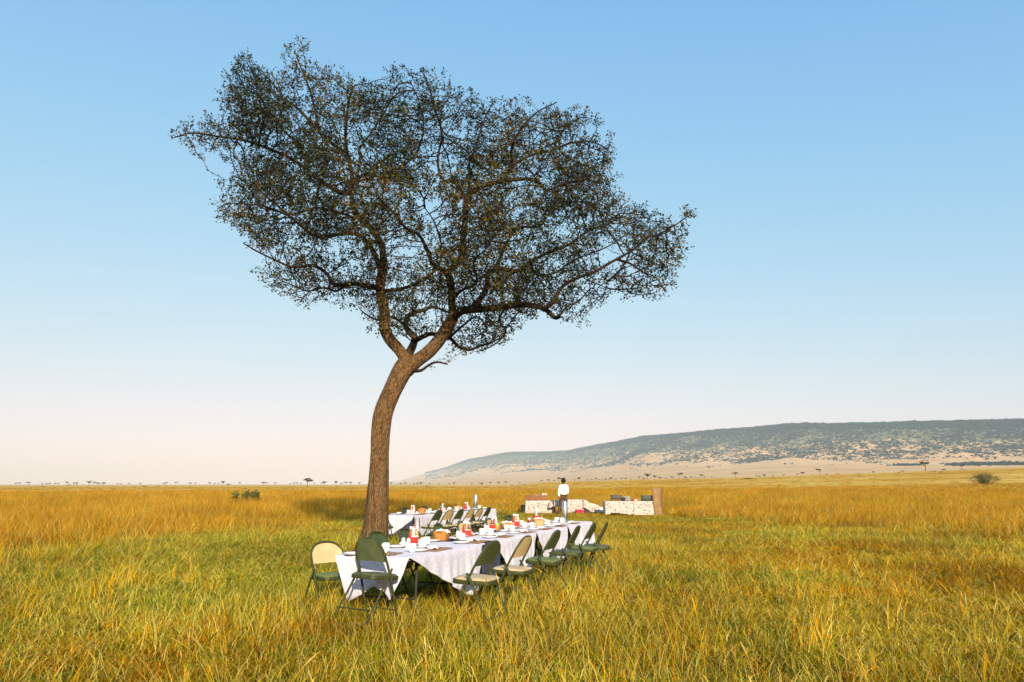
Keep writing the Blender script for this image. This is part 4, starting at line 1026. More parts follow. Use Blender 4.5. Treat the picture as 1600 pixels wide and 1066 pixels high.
def mk_caddy():
    r = empty('condiment_caddy', (0, 0, 0)); m = MB(); n_ = 20; L_ = []
    for (s0, z) in ((.85, .0), (1.0, .004), (1.06, .085), (1.0, .085), (.94, .006), (.6, .005)):
        L_.append([(.085 * s0 * math.copysign(abs(math.cos(t)) ** .6, math.cos(t)), .062 * s0 * math.copysign(abs(math.sin(t)) ** .6, math.sin(t)), z) for t in [2 * math.pi * k / n_ for k in range(n_)]])
    vs = [v for l in L_ for v in l]; fs = [(i_ * n_ + k, i_ * n_ + (k + 1) % n_, (i_ + 1) * n_ + (k + 1) % n_, (i_ + 1) * n_ + k) for i_ in range(len(L_) - 1) for k in range(n_)]
    fs.append(tuple(range(n_ - 1, -1, -1))); fs.append(tuple(5 * n_ + k for k in range(n_))); m.add(vs, fs); m.build('basket', M['red'], r)
    h = MB(); h.tube([(0, -.058, .07), (0, -.05, .15), (0, 0, .175), (0, .05, .15), (0, .058, .07)], .003, 6); h.build('handle', M['steel'], r); return r
def mk_basket(m_='wicker'):
    r = empty('bread_basket', (0, 0, 0)); m = MB(); n_ = 28; L_ = []
    for (sx, sy, z) in ((.82, .80, 0), (.9, .88, .03), (1.0, 1.0, .085), (1.03, 1.04, .098), (.97, .96, .098), (.86, .84, .03), (.75, .7, .01)):
        L_.append([(.135 * sx * math.copysign(abs(math.cos(t)) ** .55, math.cos(t)), .085 * sy * math.copysign(abs(math.sin(t)) ** .55, math.sin(t)), z + (.012 * math.cos(2 * t) if z > .05 else 0)) for t in [2 * math.pi * k / n_ for k in range(n_)]])
    vs = [v for l in L_ for v in l]; fs = [(i_ * n_ + k, i_ * n_ + (k + 1) % n_, (i_ + 1) * n_ + (k + 1) % n_, (i_ + 1) * n_ + k) for i_ in range(len(L_) - 1) for k in range(n_)]
    fs.append(tuple(range(n_ - 1, -1, -1))); fs.append(tuple(6 * n_ + k for k in range(n_))); m.add(vs, fs); m.build('basket_body', M[m_], r)
    h = MB()
    for s in (-1, 1): h.tube([(s * .13, -.03, .09), (s * .16, -.02, .10), (s * .16, .02, .10), (s * .13, .03, .09)], .006, 6)
    h.build('handles', M[m_], r); return r
def mk_spoon():
    m = MB(); m.tube([(0, 0, 0), (.05, 0, .004), (.13, 0, .002)], [.0035, .0022, .0040], 6)
    m.lathe((-.018, 0, 0), [(0, -.002), (.012, 0), (.014, .003), (.011, .003), (0, .001)], 12); return m.build('spoon', M['steel'])
def mk_knife():
    m = MB(); m.box((.05, 0, .002), (.10, .010, .003), bev=.001); m.box((-.06, 0, .002), (.12, .016, .0016), bev=.0005); return m.build('knife', M['steel'])
def mk_fork():
    m = MB(); m.tube([(0, 0, .002), (.12, 0, .003)], [.0022, .004], 6); m.box((-.015, 0, .002), (.03, .018, .002), bev=.0008)
    for k in range(4): m.box((-.05, -.0075 + .005 * k, .002), (.045, .0022, .0018))
    return m.build('fork', M['steel'])
def mk_flask():
    r = empty('vacuum_flask', (0, 0, 0)); m = MB(); m.lathe((0, 0, 0), [(0, 0), (.047, 0), (.049, .01), (.049, .27), (.044, .288)], 20); m.build('body', M['steel'], r)
    c = MB(); c.lathe((0, 0, .288), [(.044, 0), (.043, .05), (.038, .058), (0, .060)], 20); c.build('cup_lid', M['steel'], r)
    h = MB(); h.tube([(.047, 0, .23), (.085, 0, .22), (.085, 0, .08), (.047, 0, .07)], .006, 6); h.build('handle', M['dark_metal'], r); return r
_first = {}
def put(key, maker, x, y, z, rz, label, cat, group, sc=1):
    if key not in _first: o = _first[key] = maker()
    else: o = copy_tree(_first[key])
    o.location = (x, y, z); o.rotation_euler = (0, 0, rz); o.scale = (sc,) * 3
    tag(o, label, cat, group); return o
cnt = {}
def nth(k): cnt[k] = cnt.get(k, 0) + 1; return ORD[min(19, cnt[k] - 1)]
UA = math.atan2(U.y, U.x)
def T_(O, key, maker, s, w, what, cat, th_=0, z=None, tname='near table', side='', sc=1, dz=0, cell=''):
    p = tpt(O, s, w, (TH if z is None else z) + .0065 + dz)
    k = (tname, key if not side else key + side); lab = '%s on the %s' % (what, tname)
    if side: lab = '%s, %s on the %s of the %s' % (what, nth(k), side, tname)
    else: lab = '%s, %s from the near end, %s' % (what, nth(k), tname)
    return put(key, maker, p.x, p.y, p.z, UA + th_, lab, cat, '%s on the %s' % (cat[:-2]+'ves' if cat.endswith('fe') else cat+'s', tname), sc)
B = {'redcap': lambda: mk_bottle('glass_pale', 'red'), 'whitecap': lambda: mk_bottle('amber', 'white_china', .19, .022), 'ketchup': lambda: mk_bottle('red', 'white_china', .19, .026),
     'sauce': lambda: mk_bottle('red_dark', 'white_china', .175, .021), 'clear': lambda: mk_bottle('glass_pale', 'white_china', .185, .022)}
BL = {'redcap': 'pale sauce bottle with a red cap', 'whitecap': 'amber sauce bottle with a white cap', 'ketchup': 'red ketchup bottle with a white cap', 'sauce': 'dark sauce bottle with a white cap', 'clear': 'clear bottle with a white cap'}
def caddy_group(O, s, w, tname, z, kinds_, big=True):
    T_(O, 'caddy', mk_caddy, s, w, 'red condiment caddy holding sauce bottles', 'caddy', .3, z, tname)
    for q, kd in enumerate(kinds_):
        a = q * 2 * math.pi / len(kinds_) + .5
        T_(O, kd, B[kd], s + .046 * math.cos(a), w + .030 * math.sin(a), BL[kd], 'bottle', 0, z, tname, dz=.012)
def setting(O, s, side, tname, z, k, dark=False, full=True):
    w = .17 if side == 'right side' else .68; o = 1 if side == 'right side' else -1; j = lambda a: random.uniform(-a, a)
    T_(O, 'matd' if dark else 'mat', lambda: mk_mat(dark), s + j(.02), w - .015 * o, ('dark' if dark else 'brown') + ' woven placemat', 'placemat', j(.08), z, tname, side)
    T_(O, 'napkin%d' % (k % 3), lambda: mk_napkin(1, k % 3 + 1), s + j(.03), w + j(.02), 'folded white napkin on a placemat', 'napkin', j(.5), z, tname, side, dz=.009)
    T_(O, 'fork', mk_fork, s - .155, w - .01 * o, 'steel fork on a placemat', 'fork', R(90) * -o + j(.1), z, tname, side, dz=.008)
    T_(O, 'knife', mk_knife, s + .155, w - .01 * o, 'steel knife on a placemat', 'knife', R(90) * -o + j(.1), z, tname, side, dz=.008)
    if full:
        T_(O, 'plate', mk_plate, s - .27 + j(.02), w + .03 * o, 'white plate with raised rim', 'plate', j(3), z, tname, side)
        T_(O, 'saucer', mk_saucer, s + .10 + j(.03), w + .175 * o, 'small white saucer', 'saucer', j(3), z, tname, side)
        T_(O, 'mug', mk_mug, s + .12 + j(.05), w + .19 * o, 'white mug with handle', 'mug', j(3), z, tname, side, dz=.009)
for k, s in enumerate([.82, 1.88, 2.78, 3.68, 4.55, 5.40, 6.25]): setting(R1, s, 'right side', 'near table', TH, k)
for k, s in enumerate([.28, 1.12, 2.0, 2.85, 3.7, 4.55, 5.4, 6.3]): setting(R1, s, 'left side', 'near table', TH, k + 1, dark=(k % 2 == 0))
p = tpt(R1, .19, .45, TH + .0065)
put('mat', mk_mat, p.x, p.y, p.z, UA + R(90) + .1, 'brown woven placemat at the near end of the near table', 'placemat', 'placemats on the near table')
put('napkin1', mk_napkin, p.x - .02, p.y + .02, p.z + .009, UA + 1.2, 'folded white napkin at the near end of the near table', 'napkin', 'napkins on the near table')
q = tpt(R1, .17, .27, TH + .0145); put('knife', mk_knife, q.x, q.y, q.z, UA + .1, 'steel knife at the near end of the near table', 'knife', 'knives on the near table'); q = tpt(R1, .15, .31, TH + .0145); put('fork', mk_fork, q.x, q.y, q.z, UA + .05, 'steel fork at the near end of the near table', 'fork', 'forks on the near table')
def at_t(px, py, O=R1, z=TH):
    p = on_z(px, py, z); d = p - Vector((O.x, O.y, z)); return d.x * U.x + d.y * U.y, d.x * Vv.x + d.y * Vv.y
s, w_ = at_t(646, 851); caddy_group(R1, s, w_, 'near table', TH, ['redcap', 'ketchup', 'clear', 'whitecap'])
s, w_ = at_t(630, 856); T_(R1, 'shaker', mk_shaker, s, w_, 'white shaker', 'shaker', 0, TH, sc=1.15); s, w_ = at_t(638, 857); T_(R1, 'shaker', mk_shaker, s, w_, 'white shaker', 'shaker', 0, TH, sc=1.15)
s, w_ = at_t(644, 864); T_(R1, 'mugc', mk_mug, s, w_, 'white mug in the middle', 'mug', 2, TH, sc=1.05)
s, w_ = at_t(662, 853); T_(R1, 'mugc', mk_mug, s, w_, 'white mug in the middle', 'mug', -1, TH)
pp = tpt(R1, s, w_, TH); put('spoon', mk_spoon, pp.x, pp.y, pp.z + .02, .2, 'steel spoon standing in a white mug', 'spoon', 'spoons on the near table').rotation_euler = (0, R(-72), .6)
for (px, py, mm, th_) in ((690, 845, 'wicker', .25), (792, 829, 'wicker_pale', .5), (842, 822, 'wicker_pale', .4)):
    s, w_ = at_t(px, py); T_(R1, 'basket_' + mm, (lambda m_=mm: mk_basket(m_)), s, w_, ('orange' if mm == 'wicker' else 'pale') + ' woven bread basket', 'basket', th_, TH, sc=1.15)
    pp = tpt(R1, s, w_, TH + .085); put('napkin2', lambda: mk_napkin(1, 3), pp.x, pp.y, pp.z, UA + .6, 'white napkin draped in the %s basket of the near table' % nth('bn'), 'napkin', 'napkins on the near table', 1.5)
for (px, py, ks) in ((729, 839, ['clear', 'ketchup', 'whitecap', 'sauce']), (772, 829.5, ['ketchup', 'sauce', 'clear']), (806, 823, ['sauce', 'ketchup', 'whitecap', 'clear']), (838, 813, ['ketchup', 'clear'])):
    s, w_ = at_t(px, py); caddy_group(R1, s, w_, 'near table', TH, ks)
s, w_ = at_t(777, 830); T_(R1, 'jar_l', lambda: mk_jar('amber', 'lime'), s, w_, 'amber jar with a lime green lid', 'jar', 0, TH)
s, w_ = at_t(827, 820); T_(R1, 'jar_r', lambda: mk_jar('red_dark', 'white_china'), s, w_, 'dark red jar with a white lid', 'jar', 0, TH)
for (px, py) in ((715, 841), (720, 841), (760, 831), (786, 829), (815, 822), (820, 826), (850, 819)):
    s, w_ = at_t(px, py); T_(R1, 'shaker' if px in (715, 720) else 'mugc', mk_mug if px not in (715, 720) else mk_shaker, s, w_, 'white mug in the middle' if px not in (715, 720) else 'white shaker', 'mug' if px not in (715, 720) else 'shaker', px % 3, TH)
s, w_ = at_t(883, 817); s = min(s, 6.9); T_(R1, 'flask', mk_flask, s, min(max(w_, .1), .75), 'tall brushed steel vacuum flask', 'flask', 0, TH, sc=1.1)
# far table
for k, s in enumerate([.45, 1.3, 2.1, 2.9, 3.7, 4.5]): setting(R2, s, 'right side', 'far table', TH2, k, dark=k % 2 == 1)
for k, s in enumerate([.5, 1.6, 2.7, 3.8]): setting(R2, s, 'left side', 'far table', TH2, k + 2, dark=k % 2 == 0)
for (s, ks) in ((.7, ['ketchup', 'whitecap', 'clear']), (2.3, ['ketchup', 'clear']), (3.8, ['sauce', 'ketchup', 'clear'])): caddy_group(R2, s, .42, 'far table', TH2, ks)
for (s, w_, mm) in ((1.05, .36, 'wicker'), (3.2, .42, 'wicker_pale')): T_(R2, 'basket_' + mm, (lambda m_=mm: mk_basket(m_)), s, w_, ('orange' if mm == 'wicker' else 'pale') + ' woven bread basket', 'basket', .3, TH2, 'far table', sc=1.1)
for s in (1.4, 1.7, 2.6, 2.9, 3.5): T_(R2, 'mugc', mk_mug, s, .45 + .1 * math.sin(s * 9), 'white mug in the middle', 'mug', s, TH2, 'far table')
T_(R2, 'flask', mk_flask, 4.5, .45, 'tall brushed steel vacuum flask', 'flask', 0, TH2, 'far table', sc=1.15)

# ------------------------------------------------------------------ serving tables in the background
def serve_cloth(name, x0, x1, y0, y1, top, drop, label, m='floral', ruff=.03, seed=0, gap=None):
    """a draped box: top sheet and a skirt that ripples all round"""
    mb_ = MB(); per = []; n1 = max(8, int((x1 - x0) / .06)); n2 = max(6, int((y1 - y0) / .08))
    for k in range(n1): per.append((x0 + (x1 - x0) * k / n1, y0, 0, -1))
    for k in range(n2): per.append((x1, y0 + (y1 - y0) * k / n2, 1, 0))
    for k in range(n1): per.append((x1 - (x1 - x0) * k / n1, y1, 0, 1))
    for k in range(n2): per.append((x0, y1 - (y1 - y0) * k / n2, -1, 0))
    n_ = len(per); vs = []; fs = []; nz = 7
    for i_ in range(nz + 1):
        v = i_ / nz
        for k, (x, y, ox, oy) in enumerate(per):
            o = .004 + ruff * v * (math.sin(k * .9 + seed) * .5 + .6) + .01 * min(1, v * 5)
            d = drop * (1 + .05 * math.sin(k * .35 + seed)); 
            if gap and gap[0] < x < gap[1] and y == y0: d *= gap[2]
            zt_ = top(x, y) if callable(top) else top
            g_ = zf(x, y); vs.append((x + ox * o, y + oy * o, max(zt_ - d * v, g_ + .03)))
    for i_ in range(nz):
        for k in range(n_): fs.append((i_ * n_ + k, (i_ + 1) * n_ + k, (i_ + 1) * n_ + (k + 1) % n_, i_ * n_ + (k + 1) % n_))
    c0 = len(vs); cx_, cy_ = (x0 + x1) / 2, (y0 + y1) / 2
    for f in (.6, .2):
        for (x, y, ox, oy) in per:
            xx, yy = cx_ + (x - cx_) * f, cy_ + (y - cy_) * f; vs.append((xx, yy, (top(xx, yy) if callable(top) else top) + .004))
    for k in range(n_): fs.append((k, (k + 1) % n_, c0 + (k + 1) % n_, c0 + k)); fs.append((c0 + k, c0 + (k + 1) % n_, c0 + n_ + (k + 1) % n_, c0 + n_ + k))
    fs.append(tuple(c0 + n_ + k for k in range(n_)))
    mb_.add(vs, fs); o = mb_.build(name, M[m], auto=False); tag(o, label, 'tablecloth', None); return o
def serve_table(x0, x1, y0, y1, top, label):
    c = ((x0 + x1) / 2, (y0 + y1) / 2); gz = zf(*c); r = empty('serving_table', (c[0], c[1], gz)); tag(r, label, 'table', 'serving tables in the background')
    h = top - gz; m = MB(); m.box((0, 0, h - .02), (x1 - x0 - .06, y1 - y0 - .06, .03), bev=.005); m.build('tabletop', M['plywood'], r)
    for sx in (-1, 1):
        for sy in (-1, 1): lg = MB(); x = sx * ((x1 - x0) / 2 - .08); y = sy * ((y1 - y0) / 2 - .08); lg.tube([(x, y, -.04), (x, y, h - .035)], .018, 8); lg.build('leg', M['dark_metal'], r)
def X(px, D): return at(px, 790, D).x
DS = 35.0
x0, x1 = X(821, DS), X(867, DS); TS = at(845, 782.5, DS).z
serve_table(x0, x1, DS, DS + .8, TS, 'serving table under floral cloth, left of the standing man'); serve_cloth('floral_cloth', x0, x1, DS, DS + .8, TS, .62, 'floral cloth on the serving table that carries the wooden box', seed=1)
# wooden box with crockery on it
bx0, bx1 = X(821.5, DS), X(856, DS); r = empty('wooden_box', ((bx0 + bx1) / 2, DS + .3, TS + .006)); tag(r, 'long brown wooden box with white crockery on the left serving table', 'box')
m = MB(); hb2 = .27; L_ = bx1 - bx0
for (c, d) in (((0, -.25, hb2 / 2), (L_, .02, hb2)), ((0, .25, hb2 / 2), (L_, .02, hb2)), ((-L_ / 2 + .01, 0, hb2 / 2), (.02, .478, hb2)), ((L_ / 2 - .01, 0, hb2 / 2), (.02, .478, hb2)), ((0, 0, .012), (L_ - .05, .475, .02)), ((-.08, 0, hb2 / 2), (.02, .475, hb2 - .03))): m.box(c, d, bev=.003)
m.build('box_body', M['wood_box'], r)
for s in (-1, 1): m = MB(); m.box((s * L_ * .27 - .04, -.268, hb2 - .04), (L_ * .4, .014, .035), bev=.003); m.build('batten', M['wood_box'], r)
for k in range(5): 
    o = put('stack', lambda: mk_plate(.10), r.location.x - .25 + .1 * k * 1.3, DS + .3, TS + hb2 - .04 + .012 * (k % 3), k, 'white plate in the wooden box, %s from its left end' % ORD[k], 'plate', 'plates in the wooden box', 1.1); 
for k, px in enumerate((849, 853)): put('mugc', mk_mug, X(px, DS), DS + .3, TS + hb2 - .02, 0, ('left' if k == 0 else 'right') + ' white mug at the right end of the wooden box', 'mug', 'mugs in the wooden box', 1.2)
# black bin beside
r = empty('black_bin', (X(818.5, DS), DS + .4, zf(X(818.5, DS), DS))); tag(r, 'small black bin standing left of the left serving table', 'bin')
m = MB(); m.lathe((0, 0, 0), [(0, 0), (.12, 0), (.16, .42), (.15, .42), (.12, .02), (0, .02)], 16); m.build('bucket', M['rubber'], r); m = MB(); m.lathe((0, 0, .42), [(.17, 0), (.17, .02), (.05, .05), (0, .05)], 16); m.build('lid', M['rubber'], r)
# low stool with cloth, table behind the man, draped heap, long white cloth
def low_stool(x, y, h, label, mm='dark_metal'):
    gz = zf(x, y); r = empty('stool', (x, y, gz)); tag(r, label, 'stool'); m = MB(); m.box((0, 0, h), (.5, .4, .04), bev=.008); m.build('seat', M[mm], r)
    for sx in (-1, 1):
        for sy in (-1, 1): g_ = MB(); g_.tube([(sx * .24, sy * .18, -.03), (sx * .21, sy * .16, h)], .02, 8); g_.build('leg', M[mm], r)
xs_ = X(874, DS - .3); low_stool(xs_, DS - .1, .40, 'dark stool between the left serving table and the standing man')
serve_cloth('floral_cloth', X(858, DS), X(880, DS), DS - .35, DS + .15, lambda x, y: TS - .01 + .05 * math.sin(x * 6), .28, 'floral cloth slung over the dark stool left of the standing man', seed=4, ruff=.05)
x0, x1 = X(884, DS + .8), X(914, DS + .8); serve_table(x0, x1, DS + .8, DS + 1.6, TS + .03, 'serving table under floral cloth, behind the standing man'); serve_cloth('floral_cloth', x0, x1, DS + .8, DS + 1.6, TS + .03, .66, 'floral cloth on the table behind the standing man', seed=8, ruff=.06)
x0, x1 = X(912, DS + .6), X(936, DS + .6)
def heap(x, y): u = (x - x0) / (x1 - x0); return TS - .02 - .30 * u ** 2 + .05 * math.sin(x * 9)
def mk_chest(xa, xb, y0, y1, h, label):
    gz = zf((xa + xb) / 2, y0); r = empty('storage_chest', ((xa + xb) / 2, (y0 + y1) / 2, gz)); tag(r, label, 'chest'); m = MB(); m.box((0, 0, h / 2), (xb - xa, y1 - y0, h), bev=.02); m.build('chest_body', M['dark_metal'], r)
    m = MB(); m.box((0, 0, h + .013), (xb - xa + .02, y1 - y0 + .02, .02), bev=.006); m.build('lid', M['dark_metal'], r)
mk_chest(x0 + .05, X(924, DS + .6), DS + .65, DS + 1.2, .3, 'dark chest under the sloping floral cloth')
serve_cloth('floral_cloth', x0, x1, DS + .6, DS + 1.3, heap, .40, 'floral cloth sloping down over a heap right of the standing man', seed=12, ruff=.06)
m = MB(); m.box((0, 0, 0), (X(914, DS) - X(900.5, DS), .25, .20), bev=.05); o = m.build('red_bundle', M['red_cloth']); o.location = (X(907, DS), DS + .42, zf(3.4, DS) + .12); o.rotation_euler = (0, .05, .1); tag(o, 'crumpled red cloth bundle on the grass below the floral heap', 'bundle')
for v in o.data.vertices: v.co += Vector((0, 0, .03 * math.sin(v.co.x * 19)))
def dip(x, y): return zf(x, y) + .36 + .10 * math.cos((x - X(915, DS)) * 1.9) - .04 * (x - X(915, DS))
serve_cloth('white_cloth', X(926, DS + 1), X(947, DS + 1), DS + 1, DS + 1.7, dip, .26, 'plain white cloth spread low between the floral heap and the right serving table', m='paper', seed=15, ruff=.05)
mk_chest(X(928, DS + 1), X(944, DS + 1), DS + 1.05, DS + 1.6, .2, 'low dark chest under the plain white cloth')
# right serving table (its cloth in two pieces) with pots and boxes
DR = 33.5
x0, xm, x1 = X(946, DR), X(989.5, DR), X(1022, DR); TR_ = at(980, 783.5, DR).z
serve_table(x0, x1, DR, DR + .8, TR_, 'long serving table under two floral cloths, by the canvas screen')
serve_cloth('floral_cloth', x0, xm, DR, DR + .8, TR_, .60, 'floral cloth on the left half of the right serving table', seed=21, ruff=.02, gap=(x0 + .2, xm - .3, .93))
serve_cloth('floral_cloth', xm + .01, x1, DR - .01, DR + .79, TR_ + .003, .66, 'floral cloth on the right half of the right serving table', seed=24, ruff=.03)
def box_thing(name, px0, px1, D_, z, h, dep, mm, label, cat, lid=None, legs=0, mm2=None):
    a, b = X(px0, D_), X(px1, D_); r = empty(name, ((a + b) / 2, D_ + dep / 2 + .1, z)); tag(r, label, cat); L_ = b - a
    m = MB(); m.box((0, 0, legs + (h - legs) * (.42 if lid else .5)), (L_, dep, (h - legs) * (.82 if lid else 1)), bev=.015); m.build('body', M[mm], r)
    if lid: m = MB(); m.box((0, 0, h - .035), (L_ + .02, dep + .02, .05), bev=.015); m.build('lid', M[mm2 or mm], r); m = MB(); m.tube([(-.06, -dep / 2 - .012, h * .55), (-.05, -dep / 2 - .03, h * .55), (.05, -dep / 2 - .03, h * .55), (.06, -dep / 2 - .012, h * .55)], .008, 6); m.build('handle', M['steel'], r)
    if legs:
        for sx in (-1, 1):
            for sy in (-1, 1): m = MB(); m.tube([(sx * (L_ / 2 - .03), sy * (dep / 2 - .03), 0), (sx * (L_ / 2 - .03), sy * (dep / 2 - .03), legs + .02)], .012, 6); m.build('leg', M[mm], r)
    return r
zt = TR_ + .008
box_thing('chafing_dish', 956.5, 973, DR, zt, .29, .34, 'dark_metal', 'square dark metal chafing dish on the right serving table', 'chafing dish', True, .07)
box_thing('black_pot', 972.5, 977.5, DR - .05, zt, .18, .2, 'rubber', 'small black tin beside the square chafing dish', 'tin', True)
for k in range(6): put('stack', mk_plate, X(982, DR), DR + .3, zt + .036 * k, k, 'white plate in the stack on the right serving table', 'plate', 'stack of plates on the right serving table', 1.6)
for k, (px, mm) in enumerate(((991, 'red'), (995, 'white_china'), (1000, 'wicker'))): put('bowl_' + mm, (lambda m_=mm: (lambda b_: (b_.lathe((0, 0, 0), [(0, 0), (.05, 0), (.09, .05), (.10, .08), (.094, .08), (.05, .012), (0, .01)], 16), b_.build('bowl', M[m_]))[1])(MB())), X(px, DR), DR + .3, zt, 0, {'red': 'small red bowl', 'white_china': 'small white bowl', 'wicker': 'small brown bowl'}[mm] + ' on the right serving table', 'bowl', None, 1)
box_thing('cool_box', 1005, 1021, DR, zt, .28, .36, 'dark_green', 'dark green cool box on the right serving table against the canvas screen', 'cool box', True)
# canvas screen: two tall leaning panels
r = empty('canvas_screen', (X(1031, DR), DR - .1, zf(X(1031, DR), DR))); tag(r, 'tall folded tan canvas windbreak standing at the end of the right serving table', 'windbreak')
def panel(bl, br, tr2, tl2, name, y0, yo):
    vs = []; nx, nz = 8, 14; m = MB(); fs = []
    for i_ in range(nz + 1):
        v = i_ / nz
        for k in range(nx + 1):
            u = k / nx; a = bl[0] + (br[0] - bl[0]) * u; b = tl2[0] + (tr2[0] - tl2[0]) * u; zz = (bl[1] + (br[1] - bl[1]) * u) * (1 - v) + (tl2[1] + (tr2[1] - tl2[1]) * u) * v
            vs.append((a + (b - a) * v, y0 + yo * u + .03 * math.sin(u * 5 + v * 3), zz))
    for i_ in range(nz):
        for k in range(nx): a_ = i_ * (nx + 1) + k; fs.append((a_, a_ + 1, a_ + nx + 2, a_ + nx + 1))
    m.add(vs, fs); o = m.build(name, M['tan_canvas'], r, auto=False); md = o.modifiers.new('thickness', 'SOLIDIFY'); md.thickness = .012; return o
cx_ = r.location.x; gz = r.location.z
def loc(px, py): p = at(px, py, DR - .1); return (p.x - cx_, max(p.z - gz, -.02))
panel(loc(1024, 809), loc(1036, 809), loc(1028, 762.5), loc(1018.5, 762.5), 'panel', 0, .05)
panel(loc(1035.2, 809), loc(1037.5, 807), loc(1036.5, 763.5), loc(1026.5, 763), 'panel', .04, .35)
for (a, b) in ((1018.5, 1024.5), (1036.8, 1038)):
    pa, pb = loc(a, 762), loc(b, 809); m = MB(); m.tube([(pa[0], .02 + .35 * (a > 1030), pa[1] + .02), (pb[0], .02 + .35 * (a > 1030), -.03)], .014, 6); m.build('pole', M['wood_box'], r)

# ------------------------------------------------------------------ the standing man (seen from behind, mid-stride)
DP = 33.6; pxp = X(881, DP); gz = zf(pxp, DP)
man = None
def skin_mesh(name, V_, E_, rad_, m, parent=None, sub=2, root=0):
    me = bpy.data.meshes.new(name); me.from_pydata(V_, E_, []); o = bpy.data.objects.new(name, me); COL.objects.link(o)
    md = o.modifiers.new('skin', 'SKIN'); md.use_smooth_shade = True; me.skin_vertices
    for k, v in enumerate(me.skin_vertices[0].data): v.radius = rad_[k] if hasattr(rad_[k], '__len__') else (rad_[k], rad_[k]); v.use_root = (k == root)
    ss = o.modifiers.new('sub', 'SUBSURF'); ss.levels = sub; ss.render_levels = sub
    me.materials.append(m)
    if parent: o.parent = parent
    return o
# +x right in the picture, +y away from the camera; he walks to the left, feet apart
J = dict(pel=(0, 0, .90), wai=(-.005, 0, 1.04), che=(-.005, .01, 1.25), nck0=(-.005, .01, 1.42), nck=(0, .01, 1.49), hd0=(.0, .015, 1.56), hd1=(.0, .02, 1.66),
  shl=(-.17, .01, 1.38), ell=(-.225, .0, 1.10), wrl=(-.235, -.02, .86), hal=(-.235, -.025, .78),
  shr=(.165, .01, 1.38), elr=(.225, .06, 1.12), wrr=(.20, .20, .96), har=(.19, .25, .93),
  hil=(-.09, 0, .86), knl=(-.16, .03, .48), anl=(-.29, -.02, .10), tol=(-.40, .03, .035),
  hir=(.09, 0, .86), knr=(.105, .02, .47), anr=(.10, -.05, .08), tor=(.09, .10, .03))
K = list(J); VJ = [J[k] for k in K]; ix = {k: n_ for n_, k in enumerate(K)}
ED = [('pel', 'wai'), ('wai', 'che'), ('che', 'nck0'), ('nck0', 'nck'), ('nck', 'hd0'), ('hd0', 'hd1'), ('nck0', 'shl'), ('shl', 'ell'), ('ell', 'wrl'), ('wrl', 'hal'), ('nck0', 'shr'), ('shr', 'elr'), ('elr', 'wrr'), ('wrr', 'har'),
      ('pel', 'hil'), ('hil', 'knl'), ('knl', 'anl'), ('anl', 'tol'), ('pel', 'hir'), ('hir', 'knr'), ('knr', 'anr'), ('anr', 'tor')]
RJ = dict(pel=(.12, .09), wai=(.09, .07), che=(.10, .07), nck0=(.08, .07), nck=.052, hd0=.080, hd1=.088, shl=.052, ell=.038, wrl=.026, hal=.030, shr=.052, elr=.038, wrr=.026, har=.030,
          hil=.085, knl=.055, anl=.038, tol=.032, hir=.085, knr=.055, anr=.038, tor=.032)
VJ2 = list(VJ); E2 = [(ix[a], ix[b]) for a, b in ED]; R2_ = [RJ[k] for k in K]
for hnd, sx in (('hal', 1), ('har', -1)):        # five fingers each
    hx_, hy_, hz_ = J[hnd]; dn = Vector((0, 0, -1)) if hnd == 'hal' else Vector((-.05, .7, -.6)).normalized()
    for f_ in range(5):
        off = Vector(((.0), (-.024 + .016 * f_), 0)) if f_ < 4 else Vector((sx * .005, .042, .02)); ln_ = [.055, .068, .064, .05, .045][f_]
        b0 = len(VJ2); p0 = Vector((hx_, hy_, hz_)) + off + dn * .02; VJ2 += [tuple(p0), tuple(p0 + dn * ln_ * .55 + Vector((sx * .006, 0, 0))), tuple(p0 + dn * ln_ + Vector((sx * .02, 0, 0)))]
        E2 += [(ix[hnd], b0), (b0, b0 + 1), (b0 + 1, b0 + 2)]; R2_ += [.010, .009, .007]
man = skin_mesh('person', VJ2, E2, R2_, M['skin'], None, 2, ix['pel'])
man.location = (pxp, DP, gz + .0); man.rotation_euler = (0, 0, R(4)); tag(man, 'man in white shirt and brown trousers, back turned, walking by the serving tables', 'person')
def sub_skin(name, keys, edges, rr_, m, sub=2, root=0, extra=None):
    V_ = [J[k] if isinstance(k, str) else k for k in keys]
    return skin_mesh(name, V_, edges, rr_, m, man, sub, root)
sub_skin('shirt', ['che', 'wai', (-.005, 0, .95), 'nck0', 'shl', 'ell', (-.234, -.018, .885), 'shr', 'elr', (.203, .185, .98), (0, .01, 1.47)],
         [(0, 1), (1, 2), (0, 3), (3, 4), (4, 5), (5, 6), (3, 7), (7, 8), (8, 9), (3, 10)], [(.185, .13), (.165, .125), (.17, .125), (.11, .09), .078, .062, .046, .078, .062, .046, .062], M['shirt'])
sub_skin('trousers', [(0, 0, .955), 'pel', 'hil', 'knl', (-.275, -.012, .13), 'hir', 'knr', (.10, -.045, .11)],
         [(0, 1), (1, 2), (2, 3), (3, 4), (1, 5), (5, 6), (6, 7)], [(.155, .115), (.165, .125), (.108, .115), .078, .06, (.108, .115), .078, .06], M['trousers'], root=1)
m = MB(); m.tube([(.158 * math.cos(t), .118 * math.sin(t), .965) for t in [2 * math.pi * k / 24 for k in range(24)]], .016, 6, closed=True); m.build('belt', M['shoe'], man)
sub_skin('shoe', ['anl', (-.30, -.03, .04), (-.37, .01, .045), (-.45, .045, .035)], [(0, 1), (1, 2), (2, 3)], [.052, .052, .05, .04], M['shoe'])
sub_skin('shoe', ['anr', (.10, -.08, .04), (.095, .03, .045), (.09, .14, .035)], [(0, 1), (1, 2), (2, 3)], [.052, .052, .05, .04], M['shoe'])
